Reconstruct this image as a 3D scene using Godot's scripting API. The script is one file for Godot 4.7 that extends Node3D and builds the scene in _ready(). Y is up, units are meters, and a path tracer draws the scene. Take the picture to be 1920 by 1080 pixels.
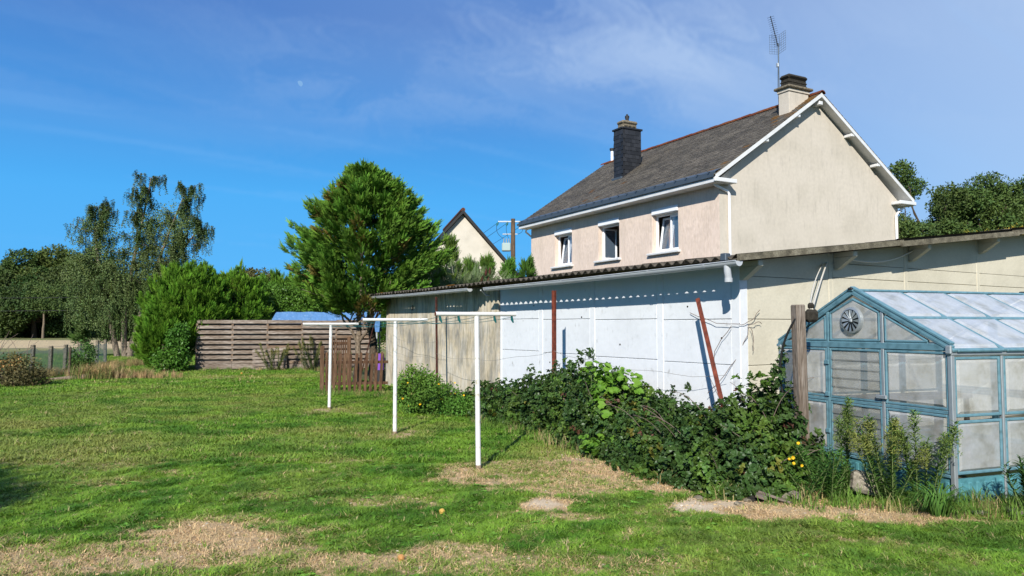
extends Node3D

const EYE := 1.6
var used := {}
var M := {}
var rng := RandomNumberGenerator.new()
var soil_noise := FastNoiseLite.new()
var tint_noise := FastNoiseLite.new()
var fine_noise := FastNoiseLite.new()

# ---------------------------------------------------------------- mesh builder
class B:
	var v := PackedVector3Array()
	var n := PackedVector3Array()
	var c := PackedColorArray()
	var uv := PackedVector2Array()
	var col := Color(1, 1, 1)
	func tri(a: Vector3, b: Vector3, d: Vector3) -> void:      # a, b, d counter-clockwise seen from outside
		var nn := (b - a).cross(d - a)
		if nn.length_squared() < 1e-16: return
		nn = nn.normalized()
		v.append_array(PackedVector3Array([a, d, b])); n.append_array(PackedVector3Array([nn, nn, nn]))
		c.append_array(PackedColorArray([col, col, col]))
	func quad(a: Vector3, b: Vector3, d: Vector3, e: Vector3) -> void:
		tri(a, b, d); tri(a, d, e)
	func triN(a: Vector3, b: Vector3, d: Vector3, na: Vector3, nb: Vector3, nd: Vector3) -> void:
		v.append_array(PackedVector3Array([a, d, b])); n.append_array(PackedVector3Array([na, nd, nb]))
		c.append_array(PackedColorArray([col, col, col]))
	func quadN(a, b, d, e, na, nb, nd, ne) -> void:
		triN(a, b, d, na, nb, nd); triN(a, d, e, na, nd, ne)
	func hexa(p: Array) -> void:                                # p[0..3] bottom (ccw from above), p[4..7] top
		quad(p[3], p[2], p[1], p[0]); quad(p[4], p[5], p[6], p[7])
		for i in 4:
			var j := (i + 1) % 4
			quad(p[i], p[j], p[4 + j], p[4 + i])
	func box(lo: Vector3, hi: Vector3, bev := 0.0, t := Transform3D.IDENTITY) -> void:
		if bev <= 0.0:
			hexa([t * Vector3(lo.x, lo.y, hi.z), t * Vector3(hi.x, lo.y, hi.z), t * Vector3(hi.x, lo.y, lo.z), t * Vector3(lo.x, lo.y, lo.z), t * Vector3(lo.x, hi.y, hi.z), t * Vector3(hi.x, hi.y, hi.z), t * Vector3(hi.x, hi.y, lo.z), t * Vector3(lo.x, hi.y, lo.z)])
			return
		var ctr := (lo + hi) * 0.5
		var h := (hi - lo) * 0.5
		bev = min(bev, min(h.x, min(h.y, h.z)) * 0.95)
		var ax := [Vector3.RIGHT, Vector3.UP, Vector3.BACK]
		for i in 3:                                             # faces
			for s in [-1.0, 1.0]:
				var j := (i + 1) % 3
				var k := (i + 2) % 3
				var o: Vector3 = ctr + ax[i] * h[i] * s
				var a: Vector3 = ax[j] * (h[j] - bev) * s
				var b: Vector3 = ax[k] * (h[k] - bev)
				quad(t * (o - a - b), t * (o + a - b), t * (o + a + b), t * (o - a + b))
		for i in 3:                                             # edges along axis i
			var j := (i + 1) % 3
			var k := (i + 2) % 3
			for sj in [-1.0, 1.0]:
				for sk in [-1.0, 1.0]:
					var p1: Vector3 = ctr + ax[j] * h[j] * sj + ax[k] * (h[k] - bev) * sk
					var p2: Vector3 = ctr + ax[j] * (h[j] - bev) * sj + ax[k] * h[k] * sk
					var e: Vector3 = ax[i] * (h[i] - bev) * (sj * sk)
					_edge(t, p1, p2, e, ctr)
		for sx in [-1.0, 1.0]:                                   # corners
			for sy in [-1.0, 1.0]:
				for sz in [-1.0, 1.0]:
					var q := Vector3(sx, sy, sz)
					var a := ctr + Vector3(h.x, h.y - bev, h.z - bev) * q
					var b := ctr + Vector3(h.x - bev, h.y, h.z - bev) * q
					var d := ctr + Vector3(h.x - bev, h.y - bev, h.z) * q
					if sx * sy * sz > 0: tri(t * a, t * b, t * d)
					else: tri(t * a, t * d, t * b)
	func _edge(t: Transform3D, p1: Vector3, p2: Vector3, e: Vector3, ctr: Vector3) -> void:
		var nn := (p1 + e - (p1 - e)).cross(p2 - p1)
		if nn.dot((p1 + p2) * 0.5 - ctr) > 0: quad(t * (p1 - e), t * (p1 + e), t * (p2 + e), t * (p2 - e))
		else: quad(t * (p2 - e), t * (p2 + e), t * (p1 + e), t * (p1 - e))
	func tube(pts: Array, rad, sides := 8, caps := true) -> void:  # rad: number or array
		var rings := []
		var nors := []
		var side := Vector3.ZERO
		for i in pts.size():
			var dir: Vector3 = (pts[min(i + 1, pts.size() - 1)] - pts[max(i - 1, 0)]).normalized()
			if side == Vector3.ZERO:
				side = dir.cross(Vector3.UP if abs(dir.y) < 0.9 else Vector3.RIGHT).normalized()
			side = (side - dir * side.dot(dir)).normalized()
			var up := side.cross(dir)
			var r: float = rad[i] if rad is Array else rad
			var ring := []
			var nr := []
			for k in sides:
				var a := TAU * k / sides
				var q := side * cos(a) + up * sin(a)
				nr.append(q); ring.append(pts[i] + q * r)
			rings.append(ring); nors.append(nr)
		for i in pts.size() - 1:
			for k in sides:
				var j := (k + 1) % sides
				quadN(rings[i][j], rings[i][k], rings[i + 1][k], rings[i + 1][j], nors[i][j], nors[i][k], nors[i + 1][k], nors[i + 1][j])
		if caps:
			var last := pts.size() - 1
			for k in range(1, sides - 1):
				tri(rings[0][0], rings[0][k], rings[0][k + 1])
				tri(rings[last][0], rings[last][k + 1], rings[last][k])
	func mesh(m: Material) -> ArrayMesh:
		var a := []
		a.resize(Mesh.ARRAY_MAX)
		a[Mesh.ARRAY_VERTEX] = v; a[Mesh.ARRAY_NORMAL] = n; a[Mesh.ARRAY_COLOR] = c
		if uv.size() == v.size() and uv.size() > 0: a[Mesh.ARRAY_TEX_UV] = uv
		var am := ArrayMesh.new()
		am.add_surface_from_arrays(Mesh.PRIMITIVE_TRIANGLES, a)
		am.surface_set_material(0, m)
		return am

# ---------------------------------------------------------------- scene helpers
func numbered(called: String) -> String:
	var k: int = used.get(called, 0)
	used[called] = k + 1
	return called if k == 0 else "%s_%03d" % [called, k]
func tag(o: Node, label: String, category := "", group := "", kind := "") -> Node:
	if label: o.set_meta("label", label)
	if category: o.set_meta("category", category)
	if group: o.set_meta("group", group)
	if kind: o.set_meta("kind", kind)
	return o
func thing(called: String, label: String, category: String, at := Vector3.ZERO, turn := 0.0, group := "") -> Node3D:
	var o := Node3D.new()
	o.name = numbered(called); add_child(o)
	o.position = at; o.rotation.y = turn
	tag(o, label, category, group)
	return o
func put(called: String, m: Mesh, parent: Node, at := Transform3D.IDENTITY) -> MeshInstance3D:
	var o := MeshInstance3D.new()
	o.name = numbered(called) if parent == self else called
	o.mesh = m; o.transform = at
	parent.add_child(o, true)
	return o
func bput(called: String, b: B, m: Material, parent: Node) -> MeshInstance3D:
	return put(called, b.mesh(m), parent)
func copies(called: String, m: Mesh, xf: Array, cols: Array, parent: Node, stuff := true) -> MultiMeshInstance3D:
	var mm := MultiMesh.new()
	mm.transform_format = MultiMesh.TRANSFORM_3D
	mm.use_colors = true
	mm.mesh = m
	mm.instance_count = xf.size()
	var buf := PackedFloat32Array()
	buf.resize(xf.size() * 16)
	var k := 0
	for i in xf.size():
		var t: Transform3D = xf[i]
		var q: Color = cols[i]
		var b := t.basis
		buf[k] = b.x.x; buf[k + 1] = b.y.x; buf[k + 2] = b.z.x; buf[k + 3] = t.origin.x
		buf[k + 4] = b.x.y; buf[k + 5] = b.y.y; buf[k + 6] = b.z.y; buf[k + 7] = t.origin.y
		buf[k + 8] = b.x.z; buf[k + 9] = b.y.z; buf[k + 10] = b.z.z; buf[k + 11] = t.origin.z
		buf[k + 12] = q.r; buf[k + 13] = q.g; buf[k + 14] = q.b; buf[k + 15] = 1.0
		k += 16
	mm.buffer = buf
	var o := MultiMeshInstance3D.new()
	o.name = numbered(called) if parent == self else called
	o.multimesh = mm
	parent.add_child(o, true)
	if stuff: o.set_meta("kind", "stuff")
	return o
func rr(a: float, b: float) -> float: return rng.randf_range(a, b)
func rdir() -> Vector3:
	var z := rr(-1, 1)
	var a := rr(0, TAU)
	var r := sqrt(1 - z * z)
	return Vector3(r * cos(a), z, r * sin(a))
func along(dir: Vector3, roll: float, s: Vector3) -> Basis:     # a basis whose +Y runs along dir
	var y := dir.normalized()
	var x := y.cross(Vector3.UP if abs(y.y) < 0.95 else Vector3.RIGHT).normalized()
	var z := x.cross(y)
	var bb := Basis(x, y, z).rotated(y, roll)
	return Basis(bb.x * s.x, bb.y * s.y, bb.z * s.z)
func jit(c: Color, k := 0.15, hue := 0.08) -> Color:
	var f := 1.0 + rr(-k, k)
	return Color(c.r * f * (1 + rr(-hue, hue)), c.g * f, c.b * f * (1 + rr(-hue, hue)))

# ---------------------------------------------------------------- materials
func noise(freq: float, sd: int, oct := 4, kind := FastNoiseLite.TYPE_SIMPLEX_SMOOTH) -> FastNoiseLite:
	var q := FastNoiseLite.new()
	q.noise_type = kind; q.frequency = freq; q.seed = sd; q.fractal_octaves = oct
	return q
func ramp(stops: Array) -> Gradient:                            # [[0.0, Color], ...] sRGB multipliers
	var g := Gradient.new()
	g.offsets = PackedFloat32Array(stops.map(func(s): return s[0]))
	g.colors = PackedColorArray(stops.map(func(s): return s[1]))
	return g
func tex(size: int, layers: Array) -> ImageTexture:              # each layer [noise, gradient, repeat x, repeat y], multiplied
	var bufs := []
	var luts := []
	for l in layers:
		var im: Image = l[0].get_seamless_image(size, size)
		im.convert(Image.FORMAT_L8)
		bufs.append(im.get_data())
		var lut := []
		for i in 256: lut.append(l[1].sample(i / 255.0))
		luts.append(lut)
	var out := PackedByteArray()
	out.resize(size * size * 3)
	var k := 0
	var nl := layers.size()
	for y in size:
		for x in size:
			var r := 1.0
			var g := 1.0
			var b := 1.0
			for i in nl:
				var q: Color = luts[i][bufs[i][((y * layers[i][3]) % size) * size + (x * layers[i][2]) % size]]
				r *= q.r; g *= q.g; b *= q.b
			out[k] = int(clampf(r, 0, 1) * 255); out[k + 1] = int(clampf(g, 0, 1) * 255); out[k + 2] = int(clampf(b, 0, 1) * 255)
			k += 3
	var img := Image.create_from_data(size, size, false, Image.FORMAT_RGB8, out)
	img.generate_mipmaps()
	return ImageTexture.create_from_image(img)
func relief(nz: FastNoiseLite, size: int, strength: float) -> ImageTexture:
	var im := nz.get_seamless_image(size, size)
	im.convert(Image.FORMAT_RGBA8)
	im.bump_map_to_normal_map(strength)
	im.generate_mipmaps()
	return ImageTexture.create_from_image(im)
func mat(c: Color, rough := 0.85, t: Texture2D = null, sc := Vector3.ONE, nrm: Texture2D = null, ns := 1.0, world := true) -> StandardMaterial3D:
	var m := StandardMaterial3D.new()
	m.albedo_color = c; m.roughness = rough
	m.metallic_specular = 0.4
	if t:
		m.albedo_texture = t
	if nrm:
		m.normal_enabled = true; m.normal_texture = nrm; m.normal_scale = ns
	if t or nrm:
		m.uv1_triplanar = true; m.uv1_world_triplanar = world; m.uv1_scale = sc
	return m
func lin(r: float, g: float, b: float) -> Color: return Color(r, g, b).linear_to_srgb()
func leafmat(rough := 0.6, through := Color(0.35, 0.45, 0.1)) -> StandardMaterial3D:
	var m := StandardMaterial3D.new()
	m.albedo_color = Color(1, 1, 1); m.roughness = rough
	m.vertex_color_use_as_albedo = true
	m.metallic_specular = 0.3
	m.backlight_enabled = true; m.backlight = through
	m.cull_mode = BaseMaterial3D.CULL_DISABLED
	return m

# ---------------------------------------------------------------- camera, sky, sun
func setup_view() -> void:
	var cam := Camera3D.new()
	cam.name = "camera"
	add_child(cam)
	cam.position = Vector3(0, EYE, 0)
	cam.rotation.x = atan(75.0 / 1400.0)
	cam.fov = rad_to_deg(2.0 * atan(540.0 / 1400.0))
	cam.near = 0.05; cam.far = 6000.0
	cam.current = true
	var env := Environment.new()
	env.background_mode = Environment.BG_SKY
	env.sky = Sky.new()
	env.sky.sky_material = make_sky()
	env.tonemap_mode = Environment.TONE_MAPPER_LINEAR
	env.tonemap_exposure = 1.32
	env.sdfgi_enabled = true; env.ssao_enabled = true; env.ssil_enabled = true
	var we := WorldEnvironment.new()
	we.name = "environment"
	we.environment = env
	add_child(we)
	var sun := DirectionalLight3D.new()
	sun.name = "sun"
	sun.light_energy = 1.55
	sun.light_color = Color(1.0, 0.985, 0.955)
	sun.light_angular_distance = 0.55
	sun.shadow_enabled = true
	add_child(sun)
	var az := deg_to_rad(13.0)                                   # the light runs away from the camera, a little to the right
	var el := deg_to_rad(31.0)
	sun.look_at_from_position(Vector3.ZERO, Vector3(sin(az) * cos(el), -sin(el), -cos(az) * cos(el)))

func make_sky() -> PanoramaSkyMaterial:
	var w := 2048
	var h := 1024
	var veil := noise(0.9, 21, 5)
	veil.domain_warp_enabled = true; veil.domain_warp_amplitude = 0.9; veil.domain_warp_frequency = 0.7
	var streak := noise(1.0, 5, 5)
	streak.domain_warp_enabled = true; streak.domain_warp_amplitude = 0.35; streak.domain_warp_frequency = 1.6
	var clear := Gradient.new()
	clear.offsets = PackedFloat32Array([0.0, 0.165, 0.26, 0.384, 1.0])
	clear.colors = PackedColorArray([Color(0.095, 0.385, 0.745), Color(0.066, 0.335, 0.715), Color(0.036, 0.224, 0.577), Color(0.026, 0.135, 0.43), Color(0.02, 0.09, 0.33)])
	var data := PackedFloat32Array()
	data.resize(w * h * 3)
	var k := 0
	for y in h:
		var el := PI * (0.5 - (y + 0.5) / h)
		var se := sin(el)
		var ce := cos(el)
		for x in w:
			var c: Color
			if se < -0.02:
				c = Color(0.16, 0.2, 0.17)
			else:
				var az := wrapf(TAU * ((x + 0.5) / w), -PI, PI)
				var e := maxf(se, 0.0)
				c = clear.sample(e)
				# hazier air towards +x
				var hz := smoothstep(0.0, 0.7, az) * (1.0 - smoothstep(1.6, 3.0, absf(az)))
				c = c.lerp(Color(0.36, 0.48, 0.68), 0.74 * hz)
				# cirrus on a flat layer high above
				var d := 1.0 / (e + 0.13)
				var px := sin(az) * ce * d
				var pz := cos(az) * ce * d
				var u := px * 0.83 + pz * 0.56
				var v := -px * 0.56 + pz * 0.83
				var a := veil.get_noise_2d(u * 0.55 + 3.0, v * 0.95) * 0.5 + 0.5
				var s := streak.get_noise_2d(u * 0.5, v * 2.6) * 0.5 + 0.5
				var m := smoothstep(0.30, 0.85, a) * (0.72 + 0.28 * smoothstep(0.25, 0.85, s))
				var here := smoothstep(0.17, 0.36, e) * (0.42 + 0.58 * smoothstep(-0.55, -0.05, az))
				c = c.lerp(Color(0.36, 0.48, 0.68), clampf((0.22 + 0.78 * m) * here * 0.92, 0, 0.75))
				var thin := smoothstep(0.60, 0.80, streak.get_noise_2d(u * 0.35 + 9.0, v * 4.2 + 2.0) * 0.5 + 0.5)
				c = c.lerp(Color(0.26, 0.46, 0.76), thin * 0.09)
			data[k] = c.r; data[k + 1] = c.g; data[k + 2] = c.b
			k += 3
	var img := Image.create_from_data(w, h, false, Image.FORMAT_RGBF, data.to_byte_array())
	var p := PanoramaSkyMaterial.new()
	p.panorama = ImageTexture.create_from_image(img)
	return p

# ---------------------------------------------------------------- shared materials
func make_materials() -> void:
	var stucco_n := relief(noise(0.09, 3, 3), 256, 3.0)
	var blotch := noise(0.006, 11, 4)
	var grain := noise(0.12, 12, 3)
	var streaks := noise(0.02, 13, 3)
	var soft := ramp([[0.0, Color(0.90, 0.90, 0.89)], [0.5, Color(0.97, 0.97, 0.965)], [1.0, Color(1, 1, 1)]])
	var gr := ramp([[0.0, Color(0.93, 0.93, 0.93)], [1.0, Color(1, 1, 1)]])
	var st := ramp([[0.0, Color(0.88, 0.86, 0.82)], [0.25, Color(0.96, 0.955, 0.94)], [0.5, Color(1, 1, 1)], [1.0, Color(1, 1, 1)]])
	var plaster := tex(512, [[blotch, soft, 1, 1], [grain, gr, 1, 1], [streaks, st, 5, 1]])
	var plain := tex(512, [[blotch, soft, 1, 1], [grain, gr, 1, 1]])
	var stain_layer := noise(0.008, 31, 4)
	var dirty := tex(512, [[streaks, ramp([[0.0, Color(0.70, 0.69, 0.66)], [0.35, Color(0.88, 0.86, 0.82)], [0.55, Color(0.98, 0.96, 0.93)], [1.0, Color(1, 1, 1)]]), 3, 1], [stain_layer, ramp([[0.0, Color(0.55, 0.55, 0.55)], [0.36, Color(0.78, 0.77, 0.75)], [0.48, Color(0.98, 0.93, 0.84)], [0.7, Color(1, 0.98, 0.95)], [1.0, Color(1, 1, 1)]]), 1, 1], [grain, ramp([[0.0, Color(0.8, 0.8, 0.8)], [1.0, Color(1, 1, 1)]]), 2, 1]])
	M.front = mat(lin(0.80, 0.645, 0.535), 0.9, plaster, Vector3(0.35, 0.1, 0.35), stucco_n, 0.25)
	M.gable = mat(lin(0.595, 0.53, 0.44), 0.9, tex(512, [[noise(0.01, 101, 5), ramp([[0.0, Color(0.935, 0.935, 0.93)], [0.38, Color(0.975, 0.975, 0.97)], [0.6, Color(1, 1, 1)], [1.0, Color(1, 1, 1)]]), 1, 1], [noise(0.02, 102, 4), ramp([[0.0, Color(0.88, 0.88, 0.88)], [0.3, Color(0.985, 0.985, 0.98)], [1.0, Color(1, 1, 1)]]), 4, 1], [grain, gr, 1, 1]]), Vector3(0.13, 0.09, 0.13))
	M.cream = mat(lin(0.65, 0.595, 0.465), 0.9, plain, Vector3(0.4, 0.4, 0.4), stucco_n, 0.12)
	M.whitewall = mat(lin(0.685, 0.70, 0.715), 0.85, tex(512, [[blotch, ramp([[0.0, Color(0.93, 0.93, 0.93)], [0.5, Color(0.985, 0.985, 0.985)], [1.0, Color(1, 1, 1)]]), 1, 1], [streaks, ramp([[0.0, Color(0.90, 0.89, 0.87)], [0.2, Color(0.99, 0.99, 0.985)], [1.0, Color(1, 1, 1)]]), 6, 1], [noise(0.03, 111, 4), ramp([[0.0, Color(0.72, 0.71, 0.69)], [0.17, Color(0.97, 0.97, 0.97)], [0.25, Color(1, 1, 1)], [1.0, Color(1, 1, 1)]]), 1, 1]]), Vector3(0.33, 0.2, 0.33), stucco_n, 0.10)
	M.greywall = mat(lin(0.76, 0.745, 0.69), 0.92, dirty, Vector3(0.42, 0.16, 0.42), stucco_n, 0.15)
	M.neighbour = mat(lin(0.66, 0.60, 0.50), 0.9, plain, Vector3(0.3, 0.3, 0.3))
	M.white = mat(lin(0.74, 0.74, 0.73), 0.5, plain, Vector3(0.7, 0.7, 0.7))
	M.pvc = mat(lin(0.80, 0.80, 0.80), 0.35)
	M.gutter = mat(lin(0.50, 0.52, 0.54), 0.4, plain, Vector3(0.9, 0.9, 0.9))
	M.dark = mat(lin(0.035, 0.028, 0.022), 0.8)
	M.room = mat(lin(0.30, 0.24, 0.19), 0.9)
	M.zinc = mat(lin(0.10, 0.125, 0.15), 0.45, plain, Vector3(0.6, 0.6, 0.6))
	M.zinc.metallic = 0.4
	M.galv = mat(lin(0.42, 0.45, 0.46), 0.45, plain, Vector3(2, 2, 2))
	M.galv.metallic = 0.5
	var cem := tex(512, [[noise(0.02, 41, 5), ramp([[0.0, Color(0.42, 0.40, 0.36)], [0.5, Color(0.75, 0.72, 0.66)], [1.0, Color(1, 0.98, 0.93)]]), 1, 1], [noise(0.15, 42, 3), ramp([[0.0, Color(0.5, 0.5, 0.5)], [0.6, Color(1, 1, 1)], [1.0, Color(1, 1, 1)]]), 1, 1]])
	M.cement = mat(lin(0.22, 0.20, 0.175), 0.95, cem, Vector3(0.8, 0.8, 0.8), relief(noise(0.15, 43, 4), 256, 5.0), 0.7)
	M.verge = mat(lin(0.30, 0.285, 0.23), 0.95, cem, Vector3(0.5, 0.5, 0.5))
	M.stone = mat(lin(0.42, 0.38, 0.31), 0.95, cem, Vector3(1.2, 1.2, 1.2), relief(noise(0.1, 44, 4), 256, 5.0), 0.6)
	M.soot = mat(lin(0.07, 0.065, 0.055), 0.95, cem, Vector3(1.2, 1.2, 1.2))
	M.slate = mat(Color(1, 1, 1), 0.8, cem, Vector3(0.9, 0.9, 0.9)); M.slate.vertex_color_use_as_albedo = true
	M.ridge = []
	for q in [lin(0.36, 0.105, 0.045), lin(0.30, 0.085, 0.04), lin(0.25, 0.09, 0.05), lin(0.38, 0.13, 0.05)]:
		M.ridge.append(mat(q, 0.9, cem, Vector3(1.5, 1.5, 1.5)))
	M.lichen = mat(lin(0.42, 0.20, 0.03), 0.95, cem, Vector3(3, 3, 3))
	M.chim = []
	for q in [0.018, 0.024, 0.031]: M.chim.append(mat(lin(q, q * 1.05, q * 1.2), 0.5, plain, Vector3(2, 2, 2)))
	var wood_t := tex(512, [[noise(0.02, 51, 4), ramp([[0.0, Color(0.45, 0.40, 0.36)], [0.45, Color(0.8, 0.77, 0.73)], [1.0, Color(1, 1, 1)]]), 1, 4], [noise(0.006, 52, 3), ramp([[0.0, Color(0.7, 0.66, 0.62)], [1.0, Color(1, 1, 1)]]), 1, 2]])
	var wood_v := tex(512, [[noise(0.02, 53, 4), ramp([[0.0, Color(0.40, 0.36, 0.32)], [0.45, Color(0.8, 0.77, 0.73)], [1.0, Color(1, 1, 1)]]), 5, 1], [noise(0.006, 54, 3), ramp([[0.0, Color(0.7, 0.66, 0.62)], [1.0, Color(1, 1, 1)]]), 2, 1]])
	M.plank = []
	for q in [lin(0.50, 0.45, 0.41), lin(0.44, 0.39, 0.355), lin(0.55, 0.50, 0.465), lin(0.46, 0.36, 0.28)]: M.plank.append(mat(q, 0.9, wood_t, Vector3(0.35, 1.2, 0.35)))
	M.picket = []
	for q in [lin(0.235, 0.135, 0.078), lin(0.195, 0.112, 0.064), lin(0.265, 0.165, 0.10)]: M.picket.append(mat(q, 0.85, wood_v, Vector3(1.5, 0.4, 1.5)))
	M.batten = mat(lin(0.48, 0.37, 0.28), 0.9, wood_v, Vector3(1.5, 0.5, 1.5))
	M.oldpost = mat(lin(0.38, 0.34, 0.305), 0.95, wood_v, Vector3(2.0, 0.35, 2.0), relief(noise(0.05, 57, 3), 256, 4.0), 0.5)
	M.rust = mat(lin(0.33, 0.075, 0.04), 0.75, cem, Vector3(1.5, 0.7, 1.5))
	M.rustdark = mat(lin(0.15, 0.05, 0.035), 0.85, cem, Vector3(1.5, 0.7, 1.5))
	M.bar = mat(lin(0.66, 0.65, 0.61), 0.5, tex(256, [[noise(0.03, 61, 4), ramp([[0.0, Color(0.6, 0.55, 0.43)], [0.2, Color(0.93, 0.91, 0.86)], [0.32, Color(1, 1, 1)], [1.0, Color(1, 1, 1)]]), 1, 1]]), Vector3(2, 1, 2))
	M.rustbar = mat(lin(0.62, 0.50, 0.40), 0.8, cem, Vector3(5, 5, 5))
	M.teal = mat(lin(0.015, 0.12, 0.12), 0.4)
	M.wire = mat(lin(0.22, 0.21, 0.19), 0.6)
	M.cable = mat(lin(0.62, 0.57, 0.47), 0.6)
	M.black = mat(lin(0.02, 0.02, 0.02), 0.6)
	var pt := tex(256, [[noise(0.03, 71, 4), ramp([[0.0, Color(0.72, 0.74, 0.74)], [0.5, Color(0.93, 0.94, 0.94)], [1.0, Color(1, 1, 1)]]), 1, 1]])
	M.ghframe = mat(lin(0.13, 0.255, 0.30), 0.5, pt, Vector3(1.2, 1.2, 1.2))
	M.ghskirt = mat(lin(0.09, 0.26, 0.285), 0.55, pt, Vector3(1.2, 1.2, 1.2))
	M.ghroofrib = M.ghframe
	var pane_t := tex(256, [[noise(0.012, 72, 4), ramp([[0.0, Color(0.74, 0.72, 0.66)], [0.42, Color(0.93, 0.925, 0.90)], [1.0, Color(1, 1, 1)]]), 1, 1], [noise(0.08, 73, 3), ramp([[0.0, Color(0.92, 0.92, 0.91)], [1.0, Color(1, 1, 1)]]), 1, 1]])
	M.pane = mat(lin(0.58, 0.595, 0.61), 0.24, pane_t, Vector3(1.1, 1.1, 1.1))
	M.pane.transparency = BaseMaterial3D.TRANSPARENCY_ALPHA
	M.pane.albedo_color.a = 0.60
	M.roofpane = mat(lin(0.60, 0.64, 0.72), 0.25, pane_t, Vector3(1.1, 1.1, 1.1))
	M.roofpane.transparency = BaseMaterial3D.TRANSPARENCY_ALPHA
	M.roofpane.albedo_color.a = 0.75
	M.louvre = mat(lin(0.36, 0.38, 0.38), 0.3, pane_t, Vector3(1.1, 1.1, 1.1))
	M.louvre.transparency = BaseMaterial3D.TRANSPARENCY_ALPHA
	M.louvre.albedo_color.a = 0.45
	M.glass = StandardMaterial3D.new()
	M.glass.albedo_color = Color(0.6, 0.7, 0.8, 0.12); M.glass.roughness = 0.02; M.glass.metallic_specular = 0.9
	M.glass.transparency = BaseMaterial3D.TRANSPARENCY_ALPHA
	M.curtain = mat(lin(0.34, 0.22, 0.13), 0.9)
	M.bluecurtain = mat(lin(0.03, 0.05, 0.16), 0.8)
	M.tarp = mat(lin(0.10, 0.225, 0.44), 0.4, plain, Vector3(0.8, 0.8, 0.8), relief(noise(0.02, 77, 4), 256, 9.0), 1.2)
	M.net = mat(Color(lin(0.34, 0.45, 0.42), 0.45), 0.9)
	M.net.albedo_color.a = 0.5
	M.net.transparency = BaseMaterial3D.TRANSPARENCY_ALPHA
	M.bark = mat(lin(0.20, 0.16, 0.125), 0.95, cem, Vector3(2, 1, 2))
	M.birchbark = mat(lin(0.46, 0.40, 0.35), 0.9, cem, Vector3(2, 1.5, 2))
	M.palebark = mat(lin(0.42, 0.35, 0.29), 0.95, cem, Vector3(2, 1, 2))
	M.leaf = leafmat(0.6)
	M.gloss = leafmat(0.38)
	M.needle = leafmat(0.75, Color(0.2, 0.3, 0.06))
	M.grass = leafmat(0.6, Color(0.4, 0.5, 0.12))
	M.crumb = mat(Color(1, 1, 1), 0.95); M.crumb.vertex_color_use_as_albedo = true
	M.straw = leafmat(0.8, Color(0.2, 0.18, 0.1))
	M.petal = leafmat(0.7, Color(0.5, 0.4, 0.05))
	M.cane = mat(lin(0.17, 0.125, 0.10), 0.8)
	M.stem = mat(lin(0.12, 0.16, 0.05), 0.8)
	M.lime = mat(lin(0.62, 0.59, 0.54), 0.95, cem, Vector3(2, 2, 2))
	M.purple = mat(lin(0.17, 0.06, 0.36), 0.45)
	M.rooftile = mat(lin(0.13, 0.115, 0.105), 0.9, cem, Vector3(0.8, 0.8, 0.8))
	M.polewood = mat(lin(0.27, 0.20, 0.14), 0.9, wood_v, Vector3(1.5, 0.2, 1.5))
	M.transformer = mat(lin(0.33, 0.42, 0.40), 0.5)

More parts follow.
